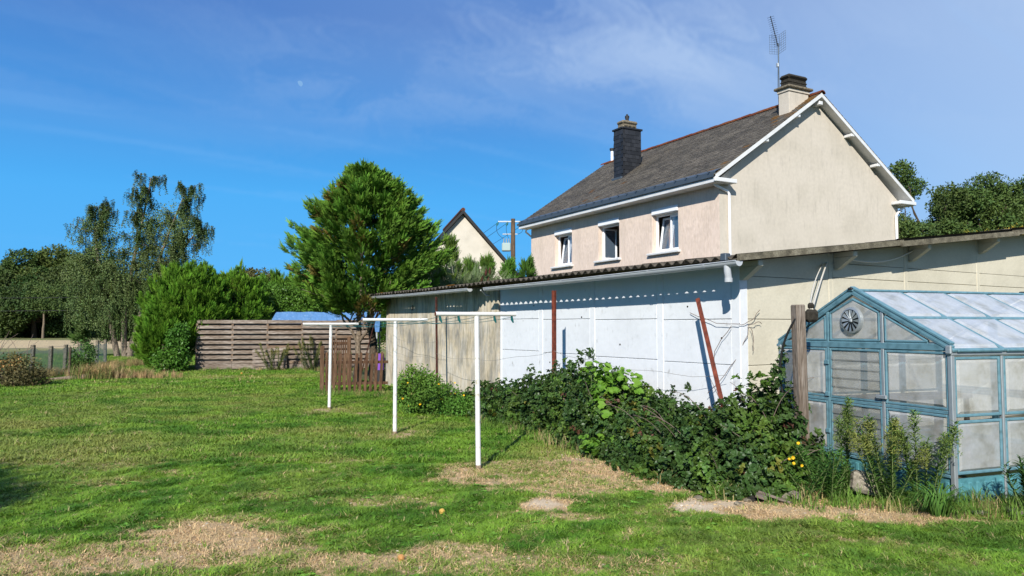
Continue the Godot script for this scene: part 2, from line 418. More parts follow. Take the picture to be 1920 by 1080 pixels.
# ---------------------------------------------------------------- ground
const BARE := [[-2.39, -6.08, 0.47, 0.40, 1.0], [-2.85, -5.45, 0.42, 0.24, 0.85], [-3.05, -5.10, 0.30, 0.18, 0.85], [-1.75, -5.48, 0.27, 0.18, 0.85], [-0.53, -8.31, 0.29, 0.36, 0.95], [-1.69, -11.10, 0.24, 0.43, 0.9], [-3.67, -14.39, 0.36, 0.55, 0.9], [0.29, -6.89, 0.18, 0.22, 1.3], [1.63, -6.79, 0.26, 0.32, 1.5], [1.95, -6.9, 0.22, 0.22, 1.2], [0.79, -7.97, 0.62, 0.55, 0.85], [0.61, -9.64, 0.41, 0.41, 0.8], [1.42, -8.41, 0.47, 0.56, 0.95], [0.0, -8.96, 0.38, 0.22, 0.7], [-0.34, -5.43, 0.31, 0.15, 0.8], [-0.57, -5.08, 0.28, 0.13, 0.75], [0.15, -5.19, 0.22, 0.14, 0.75], [-2.69, -14.04, 0.30, 0.35, 0.7], [-6.12, -10.07, 1.2, 0.9, 0.42], [-9.13, -24.24, 1.2, 1.0, 0.75], [-10.07, -19.97, 1.2, 0.6, 0.5], [-7.12, -25.05, 0.9, 0.9, 0.6], [3.0, -6.6, 0.9, 0.27, 0.9], [2.3, -6.75, 0.5, 0.3, 0.9], [-3.79, -5.66, 0.09, 0.14, 0.8], [-2.91, -9.37, 0.45, 0.12, 0.6], [-1.92, -9.04, 0.42, 0.14, 0.65], [-5.47, -13.30, 0.57, 0.39, 0.6], [1.01, -11.6, 0.51, 0.44, 0.7], [0.0, -6.5, 0.18, 0.10, 0.6], [-1.1, -12.2, 0.5, 0.3, 0.5], [-6.6, -15.6, 1.0, 0.5, 0.45], [-4.2, -7.9, 0.35, 0.2, 0.5], [-2.4, -7.2, 0.2, 0.1, 0.6], [0.9, -5.1, 0.3, 0.12, 0.55], [-8.6, -12.2, 1.2, 0.7, 0.4], [-2.1, -5.75, 0.55, 0.3, 0.95], [-2.5, -5.15, 0.6, 0.25, 0.9], [-1.2, -5.2, 0.35, 0.2, 0.9], [0.55, -6.4, 0.25, 0.12, 0.8], [1.15, -9.1, 0.45, 0.5, 0.95], [1.75, -7.6, 0.3, 0.4, 1.0], [-3.4, -5.3, 0.3, 0.3, 0.85], [0.35, -7.5, 0.4, 0.2, 0.8], [-0.2, -7.9, 0.5, 0.2, 0.85], [2.6, -6.5, 0.6, 0.22, 1.0], [3.4, -6.35, 0.5, 0.2, 0.95], [-2.6, -5.25, 1.2, 0.38, 0.74], [-0.2, -5.15, 1.0, 0.25, 0.66], [0.95, -8.7, 0.7, 0.6, 0.75], [-0.45, -8.5, 0.42, 0.35, 0.75], [-1.7, -11.2, 0.45, 0.5, 0.75], [-3.6, -14.5, 0.6, 0.6, 0.75], [-3.3, -11.6, 0.6, 0.3, 0.55], [-5.0, -9.0, 0.8, 0.4, 0.5], [-1.2, -7.0, 0.5, 0.2, 0.6], [-7.5, -17.5, 1.4, 0.6, 0.55]]
func bare(x: float, z: float) -> float:
	var w := soil_noise.get_noise_2d(x, z)
	var f := fine_noise.get_noise_2d(x, z)
	var s := 0.0
	for e in BARE:
		var dx: float = (x - e[0]) / (e[2] * (1.32 if e[4] > 0.75 and e[4] <= 1.0 else 1.25))
		var dz: float = (z - e[1]) / (e[3] * (1.25 if e[4] > 0.75 and e[4] <= 1.0 else 1.2))
		if absf(dx) > 1.9 or absf(dz) > 1.9: continue
		var q := sqrt(dx * dx + dz * dz) + w * 0.7 + f * 0.55
		s = maxf(s, minf(e[4], 1.0) * (1.0 - smoothstep(0.70, 1.12, q)))
	return maxf(s, 0.75 * smoothstep(0.34, 0.62, w * 0.75 + f * 0.45 + 0.08))
func pale(x: float, z: float) -> float:
	var s := 0.0
	for e in BARE:
		if e[4] > 1.0:
			var dx: float = (x - e[0]) / e[2]
			var dz: float = (z - e[1]) / e[3]
			s = maxf(s, (1.0 - smoothstep(0.6, 1.1, sqrt(dx * dx + dz * dz) + fine_noise.get_noise_2d(x, z) * 0.4)) * (e[4] - 0.6))
	return minf(s, 1.0)
func height(x: float, z: float) -> float:
	var near := 1.0 - smoothstep(26.0, 40.0, -z)
	return (soil_noise.get_noise_2d(x * 0.5 + 40, z * 0.5) * 0.022 + fine_noise.get_noise_2d(x + 7, z) * 0.007) * near
func dryness(x: float, z: float) -> float:
	return clampf(tint_noise.get_noise_2d(x * 0.8, z * 0.55) * 1.1 + 0.18 + 0.5 * smoothstep(-4.0, -8.0, x) * smoothstep(-4, -8, z) * (1.0 - smoothstep(-14, -19, z)), 0, 1)
func axis_steps(marks: Array) -> PackedFloat32Array:             # [from, step, to, step, ...]
	var out := PackedFloat32Array()
	var i := 0
	while i + 2 < marks.size():
		var a: float = marks[i]
		var b: float = marks[i + 2]
		var n := int(round((b - a) / marks[i + 1]))
		for k in n: out.append(a + (b - a) * k / n)
		i += 2
	out.append(marks[marks.size() - 1])
	return out
func ground_colour(x: float, z: float) -> Color:
	var d := -z
	var soil := Color(0.60, 0.435, 0.245)
	var lawn := Color(0.06, 0.085, 0.02)
	var c: Color
	if d > 37.0 or x < -22.0 and d > 20.0:
		var t := tint_noise.get_noise_2d(x * 0.06, z * 0.25) * 0.5 + 0.5
		var green := Color(0.21, 0.23, 0.075)
		var hay := Color(0.70, 0.54, 0.31)
		var k := smoothstep(58.0, 63.0, d + t * 6.0) * (1.0 - smoothstep(100.0, 104.0, d + t * 5.0))
		c = green.lerp(hay, clampf(k + (t - 0.5) * 0.5, 0, 1))
	else:
		var b := bare(x, z)
		var f := fine_noise.get_noise_2d(x * 3.0, z * 3.0) * 0.5 + 0.5
		c = lawn.lerp(soil * (0.75 + 0.5 * f), b)
		c = c.lerp(Color(0.82, 0.66, 0.47), pale(x, z))
		c = c.lerp(Color(0.20, 0.17, 0.075), (1.0 - b) * 0.5 * dryness(x, z))
	return c
func make_ground() -> void:
	var xs := axis_steps([-500.0, 30.0, -80.0, 4.0, -20.0, 0.6, -8.0, 0.1, 5.5, 0.5, 12.0, 4.0, 80.0, 30.0, 500.0])
	var zs := axis_steps([-700.0, 30.0, -160.0, 3.0, -40.0, 0.6, -16.0, 0.1, -4.0, 0.5, 6.0, 6.0, 60.0, 20.0, 200.0])
	var nx := xs.size()
	var nz := zs.size()
	var v := PackedVector3Array()
	var n := PackedVector3Array()
	var c := PackedColorArray()
	for z in zs:
		for x in xs:
			v.append(Vector3(x, height(x, z), z))
			n.append(Vector3(height(x - 0.05, z) - height(x + 0.05, z), 0.1, height(x, z - 0.05) - height(x, z + 0.05)).normalized())
			c.append(ground_colour(x, z))
	var idx := PackedInt32Array()
	for j in nz - 1:
		for i in nx - 1:
			var a := j * nx + i
			idx.append_array(PackedInt32Array([a, a + 1, a + nx + 1, a, a + nx + 1, a + nx]))
	var arr := []
	arr.resize(Mesh.ARRAY_MAX)
	arr[Mesh.ARRAY_VERTEX] = v; arr[Mesh.ARRAY_NORMAL] = n; arr[Mesh.ARRAY_COLOR] = c; arr[Mesh.ARRAY_INDEX] = idx
	var am := ArrayMesh.new()
	am.add_surface_from_arrays(Mesh.PRIMITIVE_TRIANGLES, arr)
	var gt := tex(512, [[noise(0.05, 81, 4), ramp([[0.0, Color(0.78, 0.76, 0.73)], [0.5, Color(0.95, 0.945, 0.94)], [1.0, Color(1, 1, 1)]]), 1, 1], [noise(0.25, 82, 3), ramp([[0.0, Color(0.78, 0.77, 0.75)], [0.6, Color(1, 1, 1)], [1.0, Color(1, 1, 1)]]), 1, 1]])
	var m := mat(Color(1, 1, 1), 0.97, gt, Vector3(1.1, 1.1, 1.1), relief(noise(0.14, 83, 4), 512, 6.0), 0.8)
	m.vertex_color_use_as_albedo = true
	am.surface_set_material(0, m)
	var g := put("ground", am, self)
	tag(g, "grass lawn and field ground with bare dry earth patches", "", "", "structure")

func blade_tuft(nb: int, spread: float, hmin: float, hmax: float, wid: float, lean: float) -> B:
	var b := B.new()
	for i in nb:
		var a := rr(0, TAU)
		var r := spread * sqrt(rng.randf())
		var o := Vector3(cos(a) * r, -0.004, sin(a) * r)
		var l := rr(hmin, hmax)
		var dir := Vector3(rr(-1, 1), 0, rr(-1, 1)).normalized()
		var sd := dir.cross(Vector3.UP) * wid * rr(0.7, 1.2)
		var p1 := o + Vector3.UP * l * 0.55 + dir * l * lean * 0.25
		var p2 := o + Vector3.UP * l * rr(0.75, 1.0) + dir * l * lean * rr(0.6, 1.2)
		b.quad(o - sd, o + sd, p1 + sd * 0.8, p1 - sd * 0.8)
		b.tri(p1 - sd * 0.8, p1 + sd * 0.8, p2)
	return b
func in_local(x: float, z: float, c: Vector3, th: float) -> Vector2:
	var p := Vector3(x - c.x, 0, z - c.z).rotated(Vector3.UP, -th)
	return Vector2(p.x, p.z)
func make_grass() -> void:
	var fine := blade_tuft(18, 0.055, 0.012, 0.042, 0.0028, 1.2).mesh(M.grass)
	var mid := blade_tuft(24, 0.10, 0.022, 0.055, 0.0045, 1.0).mesh(M.grass)
	var far := blade_tuft(26, 0.20, 0.025, 0.06, 0.008, 0.8).mesh(M.grass)
	var straw := blade_tuft(12, 0.06, 0.012, 0.03, 0.0022, 2.2).mesh(M.straw)
	var sets := [[], [], [], []]
	var cols := [[], [], [], []]
	var zones := [[2.8, 4.2, 1000, 0], [4.2, 6.5, 2500, 0], [6.5, 9.0, 1900, 0], [9.0, 13.0, 620, 1], [13.0, 18.0, 420, 1], [18.0, 31.0, 110, 2], [31.0, 46.0, 26, 2]]
	for q in zones:
		var d0: float = q[0]
		var d1: float = q[1]
		var count := int((d1 - d0) * ((d0 + d1) * 0.5 * 1.54 + 4.0) * q[2])
		for i in count:
			var d := sqrt(rr(d0 * d0, d1 * d1))
			var x := rr(-0.80 * d - 2.0, 0.74 * d + 2.0)
			var z := -d
			var s := in_local(x, z, Vector3(3.067, 0, -10.057), deg_to_rad(31.05))
			if s.x > 0.0 and s.y < 0.0: continue
			s = in_local(x, z, Vector3(4.028, 0, -6.878), deg_to_rad(20.47))
			if s.x > -0.02 and s.y < 0.02: continue
			if d > 31.0 and x > -13.0: continue
			var b := bare(x, z)
			var t := Transform3D(Basis(Vector3.UP, rr(0, TAU)).scaled(Vector3.ONE * rr(0.6, 1.2) * (1.0 + 0.9 * clampf(fine_noise.get_noise_2d(x * 0.45 + 20, z * 0.45), -0.5, 0.9))), Vector3(x, height(x, z), z))
			if rng.randf() < b * 1.02:
				if d < 13.0 and rng.randf() < 0.30 and pale(x, z) < 0.4:
					sets[3].append(t); cols[3].append(jit(Color(0.58, 0.41, 0.21), 0.25))
				continue
			var dr := dryness(x, z)
			var hv := tint_noise.get_noise_2d(x * 2.3 + 50, z * 2.3)
			var c := Color(0.068, 0.165, 0.014).lerp(Color(0.175, 0.305, 0.030), clampf(0.5 + hv * 1.4, 0, 1))
			c = c.lerp(Color(0.27, 0.27, 0.07), clampf(dr * 0.42 + (0.4 if b > 0.15 else 0.0), 0, 0.85))
			if rng.randf() < 0.035: c = Color(0.40, 0.32, 0.15)
			sets[q[3]].append(t); cols[q[3]].append(jit(c, 0.22))
	copies("lawn_grass", fine, sets[0], cols[0], self)
	tag(get_node("lawn_grass"), "short green grass of the lawn in the foreground", "grass")
	copies("middle_grass", mid, sets[1], cols[1], self)
	tag(get_node("middle_grass"), "short grass of the lawn around the clothes posts", "grass")
	copies("far_grass", far, sets[2], cols[2], self)
	tag(get_node("far_grass"), "sunlit grass at the far end of the lawn near the wooden fence", "grass")
	copies("dry_straw", straw, sets[3], cols[3], self)
	tag(get_node("dry_straw"), "dry straw bits lying on the bare earth patches", "straw")
	# crumbs of earth and small stones on the bare patches
	var peb := stone(0.010, 55).mesh(M.crumb)
	var px := []
	var pc := []
	for i in 9000:
		var d := sqrt(rr(18.0, 90.0))
		var x := d * rr(-0.75, 0.5)
		if bare(x, -d) < 0.45: continue
		px.append(Transform3D(Basis.from_euler(Vector3(rr(0, 6), rr(0, 6), rr(0, 6))).scaled(Vector3(rr(0.4, 1.6), rr(0.3, 1.0), rr(0.4, 1.6))), Vector3(x, height(x, -d) + 0.002, -d)))
		pc.append(jit(Color(0.42, 0.30, 0.17) if rng.randf() < 0.93 else Color(0.46, 0.40, 0.31), 0.35))
	copies("earth_crumbs", peb, px, pc, self)
	tag(get_node("earth_crumbs"), "crumbs of dry earth and small stones on the bare patches", "earth")
	# broad-leaved lawn weeds
	var ros := B.new()
	for i in 7:
		var a := TAU * i / 7.0 + rr(-0.3, 0.3)
		var dir := Vector3(cos(a), rr(0.25, 0.8), sin(a)).normalized()
		leaf_into(ros, Vector3(0, 0.004, 0), dir, Vector3.UP, rr(0.05, 0.09), 0.35)
	var rx := []
	var rc := []
	for i in 4200:
		var d := sqrt(rr(18.0, 110.0))
		var x := d * rr(-0.8, 0.7)
		if tint_noise.get_noise_2d(x * 1.6 + 90, -d * 1.6) < -0.05 or bare(x, -d) > 0.7: continue
		var s := in_local(x, -d, Vector3(4.028, 0, -6.878), deg_to_rad(20.47))
		if s.x > -0.02 and s.y < 0.02: continue
		s = in_local(x, -d, Vector3(3.067, 0, -10.057), deg_to_rad(31.05))
		if s.x > 0.0 and s.y < 0.0: continue
		rx.append(Transform3D(Basis(Vector3.UP, rr(0, TAU)).scaled(Vector3.ONE * rr(0.28, 0.7)), Vector3(x, height(x, -d), -d)))
		rc.append(jit(Color(0.115, 0.245, 0.03), 0.35))
	copies("lawn_weeds", ros.mesh(M.leaf), rx, rc, self)
	tag(get_node("lawn_weeds"), "small broad leaved weeds growing through the lawn", "weeds")

# ---------------------------------------------------------------- leaf shapes
func leaf_into(b: B, o: Vector3, dir: Vector3, up: Vector3, l: float, wid: float) -> void:
	dir = dir.normalized()
	var sd := dir.cross(up)
	if sd.length() < 0.01: sd = dir.cross(Vector3.RIGHT)
	sd = sd.normalized()
	var nn := sd.cross(dir).normalized()
	var w := l * wid
	var q1 := o + dir * l * 0.35 - nn * l * 0.02
	var q2 := o + dir * l * 0.72 - nn * l * 0.04
	var tip := o + dir * l - nn * l * 0.13
	var up1 := nn * w * 0.35
	b.tri(o, q1 + sd * w + up1, q1); b.tri(o, q1, q1 - sd * w + up1)
	b.quad(q1, q1 + sd * w + up1, q2 + sd * w * 0.75 + up1 * 0.7, q2); b.quad(q1 - sd * w + up1, q1, q2, q2 - sd * w * 0.75 + up1 * 0.7)
	b.tri(q2, q2 + sd * w * 0.75 + up1 * 0.7, tip); b.tri(q2 - sd * w * 0.75 + up1 * 0.7, q2, tip)
func simple_leaf(b: B, o: Vector3, dir: Vector3, l: float, w: float) -> void:
	var sd := dir.cross(rdir()).normalized() * w * 0.5
	var m := o + dir * l * 0.45
	b.tri(o, m + sd, o + dir * l); b.tri(o, o + dir * l, m - sd)
func broad_clump(nl: int, l: float, wid: float, r: float) -> B:       # leaves spread through a ball of radius r
	var b := B.new()
	for i in nl:
		var p := rdir() * r * pow(rng.randf(), 0.4)
		var dir := (rdir() + p.normalized() * 0.8 + Vector3(0, -0.2, 0)).normalized()
		b.col = Color.WHITE * rr(0.8, 1.15)
		var sd := dir.cross(rdir()).normalized() * l * wid
		var nn := sd.cross(dir).normalized()
		var m := p + dir * l * 0.5 + nn * l * 0.08
		b.tri(p, m + sd, p + dir * l); b.tri(p, p + dir * l, m - sd)
	return b
func spray(n1: int, fork: float) -> B:                                   # a flat scaly conifer spray, one unit long
	var b := B.new()
	var y := 0.05
	for i in n1:
		var t := (i + 0.5) / n1
		for s in [-1.0, 1.0]:
			var o := Vector3(0, t * 0.9, 0)
			var l := (1.0 - t) * fork + 0.10
			var dir := Vector3(s * rr(0.5, 0.8), rr(0.7, 1.0), rr(-0.35, 0.35)).normalized()
			b.col = Color.WHITE * rr(0.8, 1.2)
			var w := 0.028
			var nn := Vector3(rr(-0.3, 0.3), 0, 1)
			var sd := dir.cross(nn).normalized() * w
			b.quad(o - sd * 0.5, o + sd * 0.5, o + dir * l * 0.6 + sd, o + dir * l * 0.6 - sd)
			b.tri(o + dir * l * 0.6 - sd, o + dir * l * 0.6 + sd, o + dir * l)
			if l > 0.2:
				for s2 in [-1.0, 1.0]:
					var o2 := o + dir * l * 0.45
					var d2 := (dir + Vector3(s2 * 0.6, 0.1, rr(-0.4, 0.4))).normalized()
					var sd2 := d2.cross(nn).normalized() * w * 0.8
					b.tri(o2 - sd2, o2 + sd2, o2 + d2 * l * 0.5)
	b.quad(Vector3(-0.012, 0, 0), Vector3(0.012, 0, 0), Vector3(0.006, 1, 0), Vector3(-0.006, 1, 0))
	return b
func strand(nl: int, l: float) -> B:                                     # a hanging birch twig, one unit long
	var b := B.new()
	for i in nl:
		var t := (i + 0.3) / nl
		var o := Vector3(sin(t * 5.0) * 0.03, -t, cos(t * 4.0) * 0.03)
		var dir := Vector3(rr(-1, 1), rr(-1.1, 0.1), rr(-1, 1)).normalized()
		b.col = Color.WHITE * rr(0.75, 1.2)
		simple_leaf(b, o, dir, l * rr(0.7, 1.2), l * 0.7)
	b.col = Color(0.5, 0.4, 0.3)
	b.tri(Vector3(-0.006, 0, 0), Vector3(0.006, 0, 0), Vector3(0, -1, 0))
	return b
# a crown: lobes [centre, radii, how many, tone]; leaf clumps through the outer shell of each, thinned by noise
func lobes_crown(lobes: Array, size: Vector2, tone: Color, gap: float, sd: int, shell := 0.55) -> Array:
	var nz := noise(0.55, sd, 3)
	var xf := []
	var cols := []
	for L in lobes:
		var c: Vector3 = L[0]
		var r: Vector3 = L[1]
		var lt := jit(tone, 0.12, 0.1)
		if L.size() > 3: lt = jit(L[3], 0.08, 0.06)
		for i in int(L[2]):
			var d := rdir()
			var p: Vector3 = c + d * r * lerpf(shell, 1.0, sqrt(rng.randf()))
			if nz.get_noise_3d(p.x * 2.0, p.y * 2.0, p.z * 2.0) < gap: continue
			var s := rr(size.x, size.y)
			xf.append(Transform3D(along((d + rdir() * 0.7 + Vector3(0, 0.15, 0)).normalized(), rr(0, TAU), Vector3.ONE * s), p))
			cols.append(jit(lt, 0.22, 0.1))
	return [xf, cols]
func limb(b: B, a: Vector3, e: Vector3, r0: float, r1: float, wig := 0.06, n := 6) -> Array:
	var pts := []
	var rad := []
	var l := a.distance_to(e)
	for i in n + 1:
		var t := float(i) / n
		var p := a.lerp(e, t)
		if i > 0 and i < n: p += rdir() * l * wig * 0.5
		pts.append(p); rad.append(lerpf(r0, r1, t))
	b.tube(pts, rad, 7)
	return pts

# ---------------------------------------------------------------- walls with openings, in the plane local x = 0 (outside towards -x)
func wall_x(b: B, z0: float, z1: float, y0: float, y1: float, x0: float, x1: float, holes: Array) -> void:
	var zs := [z0, z1]
	var ys := [y0, y1]
	for h in holes: zs.append_array([h[0], h[1]]); ys.append_array([h[2], h[3]])
	zs.sort(); ys.sort()
	for i in zs.size() - 1:
		for j in ys.size() - 1:
			var za: float = zs[i]
			var zb: float = zs[i + 1]
			var ya: float = ys[j]
			var yb: float = ys[j + 1]
			if zb - za < 1e-5 or yb - ya < 1e-5: continue
			var inside := false
			for h in holes:
				if (za + zb) * 0.5 > h[0] and (za + zb) * 0.5 < h[1] and (ya + yb) * 0.5 > h[2] and (ya + yb) * 0.5 < h[3]: inside = true
			if inside: continue
			b.quad(Vector3(x0, ya, za), Vector3(x0, ya, zb), Vector3(x0, yb, zb), Vector3(x0, yb, za))
			b.quad(Vector3(x1, ya, zb), Vector3(x1, ya, za), Vector3(x1, yb, za), Vector3(x1, yb, zb))
	for h in holes:
		b.quad(Vector3(x0, h[2], h[0]), Vector3(x1, h[2], h[0]), Vector3(x1, h[3], h[0]), Vector3(x0, h[3], h[0]))
		b.quad(Vector3(x1, h[2], h[1]), Vector3(x0, h[2], h[1]), Vector3(x0, h[3], h[1]), Vector3(x1, h[3], h[1]))
		b.quad(Vector3(x0, h[2], h[1]), Vector3(x1, h[2], h[1]), Vector3(x1, h[2], h[0]), Vector3(x0, h[2], h[0]))
		b.quad(Vector3(x0, h[3], h[0]), Vector3(x1, h[3], h[0]), Vector3(x1, h[3], h[1]), Vector3(x0, h[3], h[1]))
	b.quad(Vector3(x0, y1, z0), Vector3(x0, y1, z1), Vector3(x1, y1, z1), Vector3(x1, y1, z0))
	b.quad(Vector3(x0, y0, z1), Vector3(x1, y0, z1), Vector3(x1, y1, z1), Vector3(x0, y1, z1))
	b.quad(Vector3(x1, y0, z0), Vector3(x0, y0, z0), Vector3(x0, y1, z0), Vector3(x1, y1, z0))

func one_box(called: String, lo: Vector3, hi: Vector3, m: Material, parent: Node, bev := 0.0, t := Transform3D.IDENTITY) -> MeshInstance3D:
	var b := B.new()
	b.box(lo, hi, bev, t)
	return bput(called, b, m, parent)

const HW := 9.4
const HL := 12.78
func roof_y(x: float) -> float: return 6.66 + (minf(x, HW - x) + 0.5) * 0.676
func make_house() -> void:
	var h := thing("house", "two storey beige rendered house with grey slate roof and white eaves", "house", Vector3(6.9575, 0, -24.878), deg_to_rad(28.11))
	var wins := [[-10.58, -9.13], [-7.08, -5.62], [-3.55, -2.07]]
	var holes := []
	for w in wins: holes.append([w[0], w[1], 4.40, 6.06])
	var b := B.new()
	wall_x(b, -HL, 0, 0, 6.6, 0.0, 0.34, holes)
	tag(bput("front_wall", b, M.front, h), "pinkish beige front wall with three windows")
	for e in [0.0, -HL + 0.3]:                                     # gable walls, pentagon slabs
		b = B.new()
		var x0 := 0.0025
		var P := [Vector2(x0, 0), Vector2(HW, 0), Vector2(HW, 6.62), Vector2(HW / 2, 9.98), Vector2(x0, 6.62)]
		for i in 5:
			var q: Vector2 = P[i]
			var r: Vector2 = P[(i + 1) % 5]
			b.quad(Vector3(q.x, q.y, e), Vector3(q.x, q.y, e - 0.3), Vector3(r.x, r.y, e - 0.3), Vector3(r.x, r.y, e))
		for i in range(1, 4):
			b.tri(Vector3(P[0].x, P[0].y, e + 0.002), Vector3(P[i].x, P[i].y, e + 0.002), Vector3(P[i + 1].x, P[i + 1].y, e + 0.002))
			b.tri(Vector3(P[0].x, P[0].y, e - 0.3), Vector3(P[i + 1].x, P[i + 1].y, e - 0.3), Vector3(P[i].x, P[i].y, e - 0.3))
		bput("gable_wall", b, M.gable, h)
	one_box("rear_wall", Vector3(HW - 0.3, 0, -HL + 0.31), Vector3(HW - 0.003, 6.6, -0.31), M.gable, h)
	one_box("partition", Vector3(4.0, 0, -HL + 0.31), Vector3(4.1, 6.5, -0.31), M.room, h)
	one_box("upper_floor", Vector3(0.35, 3.3, -HL + 0.31), Vector3(3.99, 3.45, -0.31), M.room, h)
	one_box("upper_ceiling", Vector3(0.35, 6.3, -HL + 0.31), Vector3(3.99, 6.4, -0.31), M.room, h)
	for k in 3:
		one_box("room_wall", Vector3(0.35, 3.46, [-4.6, -8.1, -11.8][k]), Vector3(3.99, 6.29, [-4.5, -8.0, -11.7][k]), M.room, h)
	for i in 3: house_window(h, wins[i][0], wins[i][1], i)
	# roof
	var slope := atan(0.676)
	for side in 2:
		b = B.new()                                              # decking slab under the slates
		var xe := -0.5 if side == 0 else HW + 0.5
		var A := [Vector3(xe, 6.55, 0.34), Vector3(HW / 2, 10.03, 0.34), Vector3(HW / 2, 10.03, -HL - 0.34), Vector3(xe, 6.55, -HL - 0.34)]
		if side == 1: A = [A[1], A[0], A[3], A[2]]
		var up := Vector3(0, 0.10, 0)
		b.hexa([A[0], A[1], A[2], A[3], A[0] + up, A[1] + up, A[2] + up, A[3] + up])
		var rf := bput("roof", b, M.white, h)
		b = B.new()                                              # slate courses, each slate a tilted plate
		var rows := 30
		var cosl := cos(slope)
		for r in rows:
			var off := 0.15 if r % 2 else 0.0
			var n := 45
			for k in n + 1:
				var z0: float = 0.37 - (k * 0.302 + off - 0.15)
				var z1: float = z0 - 0.298
				z0 = minf(z0, 0.37); z1 = maxf(z1, -HL - 0.37)
				if z0 - z1 < 0.03: continue
				var t0 := r * 0.2065
				var t1 := t0 + 0.225
				var jx := rr(-0.006, 0.006)
				var lift := 0.028 + rr(0, 0.006)
				var pa := Vector3((t0 + jx) * cosl - 0.54, 0, 0)
				var pb := Vector3(minf(t1, 6.24) * cosl - 0.54, 0, 0)
				var ya := roof_y(pa.x) + lift
				var yb := roof_y(pb.x) + 0.008
				var g := rr(0.15, 0.26) * (1.0 + 0.35 * tint_noise.get_noise_2d(z0 * 1.3, t0 * 1.3))
				var col := Color(g * 1.05, g * 0.97, g * 0.88)
				if rng.randf() < 0.012: col = Color(0.30, 0.27, 0.22)
				var edge := smoothstep(-0.95, 0.3, z0)
				var high := smoothstep(0.62, 0.9, float(r) / rows)
				if edge > 0.05 and rng.randf() < edge * (0.12 + 0.75 * high): col = Color(0.34, 0.175, 0.03).lerp(col, rr(0.0, 0.6))
				if z0 < -6.0 and z0 > -9.5 and r < 14 and r > 3 and rng.randf() < 0.05: col = Color(0.25, 0.14, 0.06)
				b.col = col
				if side == 0:
					b.quad(Vector3(pa.x, ya, z0), Vector3(pb.x, yb, z0), Vector3(pb.x, yb, z1), Vector3(pa.x, ya, z1))
					b.quad(Vector3(pa.x, ya - 0.02, z1), Vector3(pa.x, ya - 0.02, z0), Vector3(pa.x, ya, z0), Vector3(pa.x, ya, z1))
					if k == 0: b.quad(Vector3(pa.x, ya - 0.03, z0), Vector3(pb.x, yb - 0.03, z0), Vector3(pb.x, yb, z0), Vector3(pa.x, ya, z0))
				else:
					var xa := HW - pa.x
					var xb := HW - pb.x
					b.quad(Vector3(xb, yb, z0), Vector3(xa, ya, z0), Vector3(xa, ya, z1), Vector3(xb, yb, z1))
					b.quad(Vector3(xa, ya - 0.02, z0), Vector3(xa, ya - 0.02, z1), Vector3(xa, ya, z1), Vector3(xa, ya, z0))
					if k == 0: b.quad(Vector3(xb, yb - 0.03, z0), Vector3(xa, ya - 0.03, z0), Vector3(xa, ya, z0), Vector3(xb, yb, z0))
		tag(bput("slate_courses", b, M.slate, rf), "weathered grey slates with orange lichen along the verge", "", "", "stuff")
		# bargeboards
		for e in [0.345, -HL - 0.375]:
			b = B.new()
			var lo := Vector3(xe, 6.50, e)
			var hi := Vector3(HW / 2, 10.0, e)
			var q := [lo, hi, hi + Vector3(0, 0, 0), lo]
			var w := Vector3(0, 0.15, 0)
			var dz := Vector3(0, 0, 0.03)
			if side == 0: b.hexa([lo + dz, hi + dz, hi, lo, lo + w + dz, hi + w + dz, hi + w, lo + w])
			else: b.hexa([hi + dz, lo + dz, lo, hi, hi + w + dz, lo + w + dz, lo + w, hi + w])
			bput("bargeboard", b, M.white, h)
	# ridge tiles
	for k in 36:
		var z := 0.42 - k * 0.385
		b = B.new()
		var pts := []
		for i in 9:
			var a := PI * i / 8.0
			pts.append(Vector2(cos(a) * 0.15, sin(a) * 0.13 - 0.02))
		for i in 8:
			var p: Vector2 = pts[i]
			var q: Vector2 = pts[i + 1]
			var k0 := 1.0
			var k1 := 0.86
			b.quad(Vector3(q.x * k1, q.y * k1, -0.4), Vector3(q.x * k0, q.y * k0, 0), Vector3(p.x * k0, p.y * k0, 0), Vector3(p.x * k1, p.y * k1, -0.4))
			b.quad(Vector3(q.x * k0, q.y * k0, 0), Vector3(q.x * 0.8, q.y * 0.7, 0), Vector3(p.x * 0.8, p.y * 0.7, 0), Vector3(p.x * k0, p.y * k0, 0))
		var o := bput("ridge_tile", b, M.ridge[rng.randi() % 4], h)
		o.position = Vector3(HW / 2, 10.14 + rr(-0.01, 0.01), z)
		o.rotation.x = 0.03
	# eaves: white box fascia, zinc gutter strip and its brackets
	for side in 2:
		var s := 1.0 if side == 0 else -1.0
		var x0 := 0.0 if side == 0 else HW
		var xs := [x0 - s * 0.53, x0 - s * 0.004]
		xs.sort()
		one_box("eaves_box", Vector3(xs[0], 6.40, -HL - 0.3), Vector3(xs[1], 6.545, 0.33), M.white, h, 0.01)
		xs = [x0 - s * 0.56, x0 + s * 0.42]
		xs.sort()
		one_box("eaves_return", Vector3(xs[0], 6.42, 0.332), Vector3(xs[1], 6.56, 0.42), M.white, h, 0.015)
		var xr := [x0 - s * 0.05, x0 + s * 0.42]
		xr.sort()
		one_box("eaves_return_block", Vector3(xr[0], 6.43, 0.005), Vector3(xr[1], 6.54, 0.331), M.white, h, 0.01)
	var gt := B.new()
	gt.hexa([Vector3(-0.60, 6.56, 0.36), Vector3(-0.575, 6.56, 0.36), Vector3(-0.575, 6.56, -HL - 0.36), Vector3(-0.60, 6.56, -HL - 0.36), Vector3(-0.60, 6.66, 0.36), Vector3(-0.575, 6.66, 0.36), Vector3(-0.575, 6.66, -HL - 0.36), Vector3(-0.60, 6.66, -HL - 0.36)])
	gt.quad(Vector3(-0.575, 6.60, 0.36), Vector3(-0.50, 6.60, 0.36), Vector3(-0.50, 6.60, -HL - 0.36), Vector3(-0.575, 6.60, -HL - 0.36))
	var xq := -0.22
